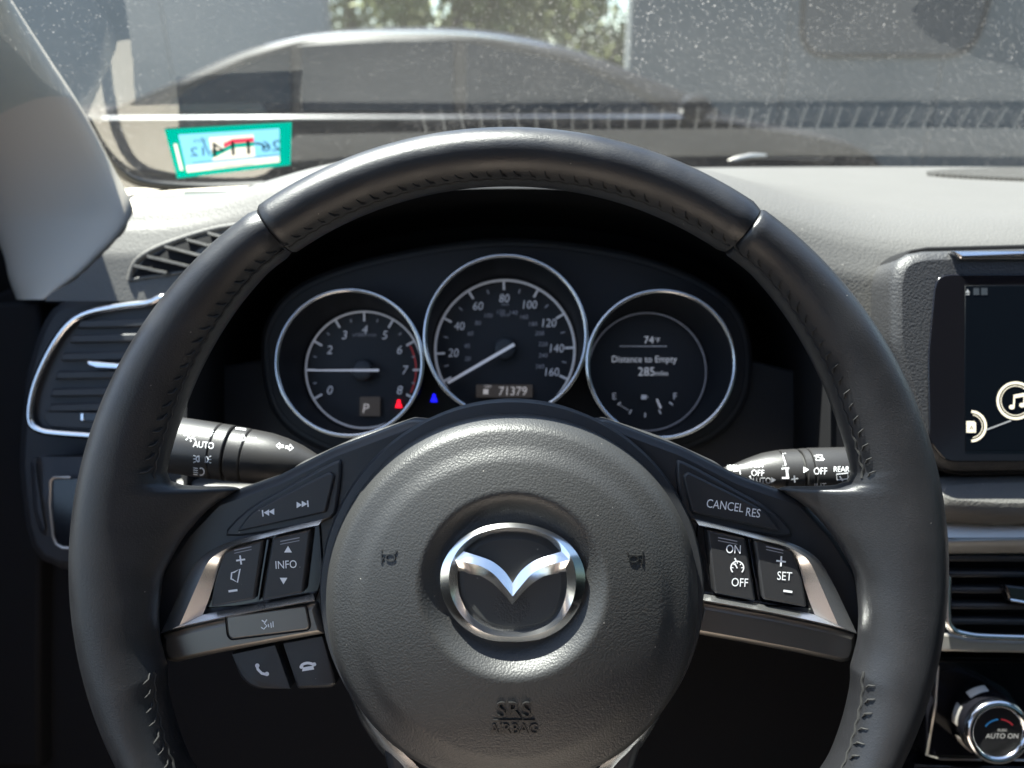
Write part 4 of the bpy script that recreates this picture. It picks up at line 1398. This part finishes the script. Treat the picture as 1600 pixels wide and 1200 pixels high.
# light and indicator stalk (left)
pr1 = Print()
pr1.arc(298, 680, 4.5, 0, 360, 2.0, 12)
for a in range(0, 360, 45): tick(pr1, 298, 680, 7, 10.5, a, 1.8)
pr1.text('OFF', 324, 677, 9, rot=6, sx=0.85)
pr1.text('AUTO', 318, 695, 10, rot=6, sx=0.8)
pr1.arc(311, 717, 4.5, 90, 270, 1.6, 8); pr1.line([(311, 712.5), (311, 721.5)], 1.6); pr1.arc(321, 718, 4.5, -90, 90, 1.6, 8); pr1.line([(321, 713.5), (321, 722.5)], 1.6)
for dy in (-4, 0, 4): pr1.line([(306, 717 + dy), (302, 717 + dy * 1.4)], 1.4)
for dy in (-4, 0, 4): pr1.line([(326.5, 718 + dy), (330, 718 + dy * 1.4)], 1.4)
pr1.arc(313, 737, 6, -90, 90, 1.8, 8); pr1.line([(313, 731), (313, 743)], 1.8)
for dy in (-5, -1.7, 1.7, 5): pr1.line([(309, 737 + dy), (302, 736 + dy)], 1.4)
pr2 = Print(); tri(pr2, 347, 679, 4.5, 'l')
pr3 = Print(); pr3.arc(378, 684, 4.5, -90, 90, 1.6, 8); pr3.line([(378, 679.5), (378, 688.5)], 1.6)
for dy in (-4, 0, 4): pr3.line([(375, 684 + dy), (370, 683.5 + dy)], 1.3)
pr3.line([(368, 669), (384, 671)], 2.5)
pr4 = Print(); tri(pr4, 397, 687, 4, 'l'); pr4.line([(432, 696), (437, 692), (437, 695), (443, 696), (443, 699), (437, 698), (437, 701)], 1.5, True); pr4.line([(447, 697), (453, 698), (453, 694), (458, 700), (452, 704), (452, 701), (446, 700)], 1.5, True)
ZL = 0.405
r0 = 0.0149
build_stalk('indicator_stalk', 'left stalk with light switch symbols and AUTO marking', (225, 688), (520, 732), ZL, ZL,
    [('light_switch_knob', [(0.0, 0.010), (0.01, r0 - 0.001), (0.03, r0), (0.385, r0), (0.392, r0 - 0.0005)], M_stalk),
     ('collar_ring', [(0.395, r0 - 0.0006), (0.40, r0 - 0.0001), (0.455, r0 - 0.0001), (0.46, r0 - 0.0006)], M_stalk),
     ('fog_light_ring', [(0.472, r0 - 0.0009), (0.476, r0 - 0.0003), (0.545, r0 - 0.0006), (0.552, r0 - 0.0012)], M_stalk),
     ('stalk_arm', [(0.556, r0 - 0.0012), (0.56, r0 - 0.0007), (0.66, r0 - 0.0012), (0.74, r0 - 0.0026), (0.82, r0 - 0.0050), (0.90, r0 - 0.0085), (0.95, 0.0045), (1.3, 0.004)], M_stalk),
     ('inner_shaft', [(0.02, r0 - 0.0018), (0.60, r0 - 0.002), (0.7, r0 - 0.005)], M_stalk_gap)],
    [(0, pr1), (1, pr2), (2, pr3), (3, pr4)])
# wiper stalk (right)
q1 = Print(); q1.line([(1275, 719), (1276, 711), (1284, 711), (1286, 719)], 1.6, True); q1.line([(1272, 712), (1288, 718)], 1.6)
q1.text('OFF', 1282, 736, 10.5, sx=0.8); q1.text('INT', 1282, 760, 10, sx=0.8); q1.text('REAR', 1315, 733, 8.5, sx=0.85)
q1.line([(1307, 741), (1325, 739), (1325, 748), (1308, 750)], 1.8, True); q1.line([(1312, 744), (1317, 752)], 1.8)
q2 = Print(); tri(q2, 1259, 734, 5, 'r')
q3 = Print(); q3.poly([(1223, 708), (1228, 708), (1228, 728), (1223, 728)]); q3.poly([(1221, 731), (1233, 730), (1233, 748), (1222, 748)]); q3.line([(1236, 749), (1247, 747.5)], 2.2); q3.line([(1241, 743), (1242, 754)], 2.2)
q4 = Print(); q4.text('MIST', 1184, 726, 8.5, rot=2, sx=0.85); q4.text('OFF', 1184, 739, 9.5, rot=1, sx=0.85); q4.text('AUTO', 1189, 751, 9.5, sx=0.8); tri(q4, 1208, 750, 4.5, 'r'); q4.text('FRONT', 1148, 729, 5, rot=2); q4.line([(1167, 731), (1170, 727), (1172, 745), (1174, 749)], 2.0)
q4.line([(1146, 736), (1156, 735), (1157, 741)], 1.5)
ZR = 0.405
r1_ = 0.0131
build_stalk('wiper_stalk', 'right stalk with wiper markings MIST OFF AUTO and REAR INT', (1395, 736), (1105, 742), ZR, ZR,
    [('rear_wiper_knob', [(1.0, 0.008), (0.985, r1_ - 0.001), (0.96, r1_), (0.545, r1_), (0.54, r1_ - 0.0005)], M_stalk),
     ('collar_ring', [(0.535, r1_ - 0.0006), (0.53, r1_ - 0.0002), (0.50, r1_ - 0.0003), (0.495, r1_ - 0.0008)], M_stalk),
     ('interval_ring', [(0.482, r1_ - 0.001), (0.478, r1_ - 0.0004), (0.395, r1_ - 0.0007), (0.39, r1_ - 0.0012)], M_stalk),
     ('stalk_arm', [(0.384, r1_ - 0.0014), (0.38, r1_ - 0.0009), (0.30, r1_ - 0.0022), (0.22, r1_ - 0.0048), (0.15, 0.0055), (0.08, 0.0035), (-0.3, 0.0035)], M_stalk),
     ('inner_shaft', [(0.97, r1_ - 0.0018), (0.36, r1_ - 0.0022), (0.3, r1_ - 0.005)], M_stalk_gap)],
    [(0, q1), (1, q2), (2, q3), (3, q4)])

# ------------------------------------------------------------------ centre display
Fi = Frame(1500, 560, 0.46)
dsp = frame_thing('centre_display', Fi, 'black infotainment screen with round music icon in grained bezel', 'display')
bz_ = roundpoly([(1394, 392), (1700, 384), (1720, 560), (1720, 735), (1480, 738), (1440, 700), (1394, 540)], [55, 2, 2, 2, 30, 40, 20])
slab('gap', Fi, inset(bz_, -5), -0.03, 0.003, M_black, dsp, 0.001)
bzo = slab('bezel', Fi, bz_, -0.02, 0.010, M_bezel, dsp, 0.006)
scr_o = roundpoly([(1462, 428), (1700, 428), (1700, 722), (1478, 722), (1452, 690), (1450, 560)], [24, 2, 2, 14, 14, 20])
slab('mask', Fi, scr_o, 0.0, 0.0108, M_gloss, dsp, 0.0008)
scr = slab('screen', Fi, [(1508, 446), (1700, 446), (1700, 704), (1508, 704)], 0.0, 0.0112, M_screen, dsp, 0.0003)
fi = lambda w: (lambda x, y: Fi.p(x, y, w))
slab('top_chrome', Fi, roundpoly([(1488, 391), (1700, 391), (1700, 405), (1502, 405)], 3), 0.008, 0.0135, M_chrome_soft, dsp, 0.0018)
pr = Print(); tri(pr, 1512, 455, 3.6, 'u'); pr.line([(1509, 460), (1515, 460)], 1.4); pr.build('status_icon', fi(0.0114), M_icon_dim, scr)
pr = Print(); pr.poly([(1521, 450), (1530, 450), (1530, 461), (1521, 461)]); pr.poly([(1533, 450), (1543, 450), (1543, 461), (1533, 461)]); pr.build('status_icon', fi(0.0114), M_icon_faint, scr)
pr = Print(); pr.arc(1587, 626, 28, 0, 360, 4.0, 40); pr.arc(1587, 626, 23, 0, 360, 1.2, 40); pr.build('icon_ring', fi(0.0114), M_icon, scr)
pr = Print(); pr.disc(1581, 636, 4.4, ry=3.6); pr.disc(1597, 633, 4.4, ry=3.6); pr.line([(1584, 636), (1585, 618)], 2.6); pr.line([(1600, 633), (1601, 615)], 2.6); pr.poly([(1583.6, 617), (1602.4, 613.5), (1602.4, 619), (1583.6, 622.5)]); pr.build('music_note', fi(0.0116), M_icon, scr)
pr = Print(); pr.arc(1517, 666, 23, -88, 88, 4.0, 24); pr.arc(1517, 666, 18, -80, 80, 1.2, 24); pr.build('icon_ring', fi(0.0114), M_icon, scr)
pr = Print(); pr.poly([(1510, 658), (1522, 658), (1525, 661), (1525, 676), (1510, 676)]); pr.build('page_icon', fi(0.0116), M_icon, scr)
pr = Print(); pr.text('A', 1518, 668, 7); pr.build('page_letter', fi(0.0118), M_gloss, scr)
pr = Print(); pr.line([(1540, 672), (1580, 657)], 2.2); pr.build('icon_link', fi(0.0114), M_icon_dim, scr)
# ledge and aluminium strip under the display
slp = face_panel('display_ledge', catmull([(1460, 748), (1500, 737), (1600, 733), (1760, 733), (1760, 800), (1470, 802)], 3), 0.458, M_dash, 0.06, 0.008, tilt=44)
strip = face_panel('trim_strip', roundpoly([(1440, 792), (1760, 790), (1760, 850), (1440, 852)], 3), 0.472, M_alu, 0.03, 0.004, tilt=38)
# centre air vent
Fcv = Frame(1560, 920, 0.475)
cven = frame_thing('centre_air_vent', Fcv, 'dark centre air vent with chrome lower edge beside the wheel rim', 'vent')
slab('vent_box', Fcv, roundpoly([(1440, 852), (1760, 852), (1760, 1010), (1470, 1004), (1440, 980)], 10), -0.04, -0.01, M_black, cven, 0.001)
for y in (868, 893, 918, 943, 967):
    slab('slat', Fcv, [(1470, y), (1740, y + 2), (1740, y + 11), (1470, y + 9)], -0.0099, 0.0, M_collar, cven, 0.0012)
tube('chrome_edge', [Fcv.p(x, y, 0.004) for x, y in catmull([(1481, 900), (1480, 960), (1487, 982), (1510, 991), (1560, 995), (1740, 999)], 5, False)], 0.0022, M_chrome_soft, cven, 8)
slab('lower_lip', Fcv, [(1440, 985), (1486, 990), (1520, 1000), (1740, 1006), (1740, 1024), (1440, 1018)], -0.02, 0.0, M_satin, cven, 0.002)
slab('vane_tab', Fcv, roundpoly([(1570, 913), (1640, 922), (1640, 946), (1578, 940)], 3), 0.0, 0.006, M_gloss, cven, 0.0015)
tube('tab_edge', [Fcv.p(x, y, 0.0065) for x, y in ((1578, 937), (1600, 941), (1640, 943))], 0.0009, M_chrome_soft, cven, 6)

# climate panel with dial
Fq = Frame(1555, 1135, 0.50)
clm = frame_thing('climate_control', Fq, 'black climate panel with round chrome ringed dial reading AUTO ON', 'climate control')
slab('panel', Fq, roundpoly([(1462, 1030), (1760, 1034), (1760, 1192), (1446, 1184)], 8), -0.02, -0.004, M_gloss, clm, 0.002)
tube('panel_edge', [Fq.p(x, y, -0.003) for x, y in ((1466, 1040), (1462, 1100), (1448, 1180), (1470, 1186), (1760, 1190))], 0.0006, M_satin, clm, 6)
slab('lower_panel', Fq, [(1430, 1196), (1760, 1200), (1760, 1400), (1400, 1400)], -0.03, -0.008, M_gloss, clm, 0.002)
def kring(cx, cy, r, w, n=48): return ring_pts(Fq, cx, cy, r, w, n)
kb = mesh_obj('knob_body', *loft([kring(1536, 1120, 56, -0.004), kring(1541, 1124, 54, 0.010), kring(1550, 1134, 51, 0.024), kring(1553, 1138, 48, 0.028)], True, False, True), M_gloss, clm, True, 40)
# knurled patches round the skirt
for a0 in (95, 150, 205):
    vs, fs = [], []
    na, nb = 14, 9
    for i in range(na):
        for j in range(nb):
            a = math.radians(a0 + i * 2.4); u = 0.16 + 0.075 * j
            cx = 1541 + 9 * u; cy = 1124 + 10 * u; r = 54.6 - 3 * u; w = 0.010 + 0.014 * u
            c = Fq.p(cx, cy, w); rr = r * (Fq.z - w) / FPX
            nrm = Vector((math.cos(a), math.sin(a), 0))
            p = c + nrm * rr
            tng = Vector((-math.sin(a), math.cos(a), 0)) * 0.00045; zz = Vector((0, 0, 0.00045))
            o = len(vs)
            vs += [p - tng - zz, p + tng - zz, p + tng + zz, p - tng + zz, p + nrm * 0.0005]
            fs += [(o, o + 1, o + 4), (o + 1, o + 2, o + 4), (o + 2, o + 3, o + 4), (o + 3, o, o + 4)]
    tag(mesh_obj('knurling', vs, fs, M_satin, kb, False), kind='stuff')
tube('chrome_ring', kring(1558, 1143, 44, 0.0285, 64), 0.0026, M_chrome, clm, 12, True)
kf = mesh_obj('knob_face', *loft([kring(1558, 1143, 42, 0.027), kring(1558, 1143, 40, 0.0285)], True, False, True), M_black, clm)
fq = lambda w: (lambda x, y: Fq.p(x, y, w))
pr = Print(); pr.text('AUTO ON', 1565, 1150, 7.5, slant=0.15); pr.text('PUSH', 1566, 1141, 4); pr.build('marking', fq(0.0287), M_knob_txt, kf)
pr = Print(); pr.arc(1562, 1150, 27, 95, 145, 2.0, 12, 26); pr.build('cool_mark', fq(0.0287), M_blue_line, kf)
pr = Print(); pr.arc(1562, 1150, 27, 40, 85, 2.0, 12, 26); pr.build('warm_mark', fq(0.0287), M_red_line, kf)

# ------------------------------------------------------------------ sticker on the glass
def film_mat(name, col):
    m = bpy.data.materials.new(name); m.use_nodes = True
    N_ = m.node_tree.nodes; L_ = m.node_tree.links
    N_.remove(N_['Principled BSDF'])
    d = N_.new('ShaderNodeBsdfDiffuse'); t = N_.new('ShaderNodeBsdfTranslucent'); x = N_.new('ShaderNodeMixShader')
    d.inputs[0].default_value = (*col, 1); t.inputs[0].default_value = (*col, 1); x.inputs[0].default_value = 0.5
    L_.new(d.outputs[0], x.inputs[1]); L_.new(t.outputs[0], x.inputs[2]); L_.new(x.outputs[0], N_['Material Output'].inputs['Surface'])
    return m
M_teal = film_mat('sticker_teal', (0.0, 0.125, 0.095))
M_skyb = film_mat('sticker_blue', (0.09, 0.22, 0.32))
M_cream = film_mat('sticker_white', (0.33, 0.30, 0.26))
M_ink = film_mat('sticker_ink', (0.02, 0.03, 0.035))
M_sred = film_mat('sticker_red', (0.3, 0.02, 0.04))
M_grey_ink = film_mat('sticker_pale_ink', (0.10, 0.16, 0.20))
def on_glass(px, py, off):
    d = (at(px, py, 1.0) - EYE)
    lo_, hi_ = 0.2, 1.6
    for _ in range(50):
        m = (lo_ + hi_) / 2
        p = d * m
        if p.y < glass_y(p.x, p.z): lo_ = m
        else: hi_ = m
    p = d * lo_
    return p + EYE + Vector((0, -0.485, -0.875)) * off
fe = tube('frit_edge', [on_glass(x, y, 0.0035) - P0 for x, y in catmull([(138, 196), (152, 222), (178, 256), (216, 279), (290, 287), (380, 287), (480, 281), (560, 274)], 4, False)], 0.0045, M_frit, pil, 8)
stk = empty('inspection_sticker', on_glass(355, 280, 0.001), 'teal bordered blue inspection sticker seen reversed on the lower windscreen', 'sticker', rot=(0, 0, 0))
S0 = stk.location.copy()
def sprint(pr, nm, off, m): return pr.build(nm, lambda x, y: on_glass(x, y, off) - S0, m, stk)
def grid_quad(a, b, c, d, n=6):
    pr = Print()
    P_ = lambda u, v_: ((a[0] * (1 - u) + b[0] * u) * (1 - v_) + (d[0] * (1 - u) + c[0] * u) * v_, (a[1] * (1 - u) + b[1] * u) * (1 - v_) + (d[1] * (1 - u) + c[1] * u) * v_)
    pts = [P_(i / n, j / n) for j in range(n + 1) for i in range(n + 1)]
    pr.add(pts, [(j * (n + 1) + i, j * (n + 1) + i + 1, (j + 1) * (n + 1) + i + 1, (j + 1) * (n + 1) + i) for j in range(n) for i in range(n)])
    return pr
sheet = grid_quad((257, 201), (456, 190), (454, 257), (277, 278), 72)
bo = sprint(sheet, 'printed_sheet', 0.0006, M_teal)
for m_ in (M_skyb, M_cream, M_sred): bo.data.materials.append(m_)
for p in bo.data.polygons:
    i_ = p.index % 72; j_ = p.index // 72
    u, v_ = (i_ + 0.5) / 72, (j_ + 0.5) / 72
    k = 0
    if 0.10 < u < 0.90 and 0.12 < v_ < 0.90: k = 1
    if 0.10 < u < 0.90 and 0.76 < v_ < 0.90: k = 2
    if 0.33 < u < 0.69 and 0.22 < v_ < 0.74:
        k = 2
        band = 0.55 - 0.16 * sstep(0.33, 0.55, u)
        if band < v_ < band + 0.10: k = 0
        if 0.44 < u and band - 0.10 < v_ < band: k = 3
    if 0.045 < u < 0.065 and 0.3 < v_ < 0.85: k = 2
    p.material_index = k
pr = Print(); pr.text('114', 360, 229, 22, rot=-4, mirror=True, sx=1.5); pr.line([(315, 212), (328, 240)], 2.0); pr.line([(398, 221), (408, 222), (416, 228)], 3); sprint(pr, 'printed_number', 0.0018, M_ink)
pr = Print(); pr.text('26', 424, 225, 16, rot=-4, mirror=True, sx=1.4); pr.text('12', 308, 234, 14, rot=-4, mirror=True, sx=1.4); pr.text('STATE', 312, 217, 5, rot=-5, mirror=True); pr.text('VEHICLE INSPECTION', 365, 256, 4.5, rot=-5, mirror=True); pr.line([(300, 252), (436, 239)], 1.4); sprint(pr, 'small_print', 0.0018, M_grey_ink)
# wiper arm foot resting outside the glass
wip = empty('windscreen_wiper', at(1160, 246, 0.9), 'short pale glint of a wiper arm at the foot of the windscreen', 'wiper', rot=(0, 0, 0))
W0 = wip.location.copy()
tube('arm', [at(x, y, z) - W0 for x, y, z in ((1138, 252, 0.93), (1150, 249, 0.93), (1172, 244, 0.935), (1196, 243, 0.95))], [0.002, 0.0035, 0.0035, 0.002], M_satin, wip, 8)
tube('blade', [at(x, y, z) - W0 for x, y, z in ((1140, 254, 0.92), (1200, 250, 0.96), (1300, 252, 1.0))], 0.003, M_black, wip, 6)

# ------------------------------------------------------------------ cabin around the driver (closes off the light behind the lens)
cab = empty('car_cabin', (0.37, -0.2, 0.35), 'dark door lining and pale headliner of the car around the driver', 'cabin', rot=(0, 0, 0))
C0 = cab.location.copy()
def cbox(name, lo, hi, m, bev=0.0):
    o = box(name, lo, hi, m, None, bev)
    o.data.transform(Matrix.Translation(Vector((0, 0, EYE.z)) - C0)); o.parent = cab
    return o
cbox('headliner', (-0.5, -1.9, 0.31), (1.25, -0.06, 0.34), M_headliner)
cbox('floor', (-0.5, -1.9, -0.85), (1.25, 0.9, -0.82), M_cabin)
cbox('rear_wall', (-0.5, -1.95, -0.82), (1.25, -1.9, 0.31), M_cabin)
cbox('door_lining', (-0.54, -1.9, -0.82), (-0.50, 0.95, -0.20), M_cabin, 0.01)
cbox('door_corner', (-0.56, 0.30, -0.205), (-0.505, 0.95, -0.09), M_cabin, 0.01)
v, f = loft([[Vector((x, y, z + EYE.z)) - C0 for y, z in ((0.28, -0.13), (0.80, -0.13), (0.72, 0.17), (0.52, 0.17))] for x in (-0.535, -0.515)], True, True, True)
mesh_obj('mirror_sail', v, f, M_cabin, cab, False)
cbox('door_lining', (1.25, -1.9, -0.82), (1.29, 0.62, -0.20), M_cabin, 0.01)
cbox('firewall', (-0.5, 0.90, -0.85), (1.25, 0.93, -0.16), M_cabin)
M_tint = bpy.data.materials.new('tinted_glass'); M_tint.use_nodes = True
_n = M_tint.node_tree.nodes; _n.remove(_n['Principled BSDF'])
_t = _n.new('ShaderNodeBsdfTransparent'); _t.inputs[0].default_value = (0.30, 0.34, 0.33, 1)
M_tint.node_tree.links.new(_t.outputs[0], _n['Material Output'].inputs['Surface'])
cbox('side_window', (1.265, -1.9, -0.20), (1.27, 0.55, 0.31), M_tint)
seat = empty('bounce_seat', (0, -0.45, 0.38), 'unseen tan seat stretched like a lap and torso, added to bounce warm light', 'seat', rot=(0, 0, 0))
box('cushion', (-0.26, -0.1, 0.0), (0.26, 0.50, 0.24), M_seat, seat, 0.05)  # unseen, run forward like a sunlit lap to throw warm light on the wheel
box('backrest', (-0.26, -0.10, 0.20), (0.26, 0.10, 0.92), M_seat, seat, 0.05)
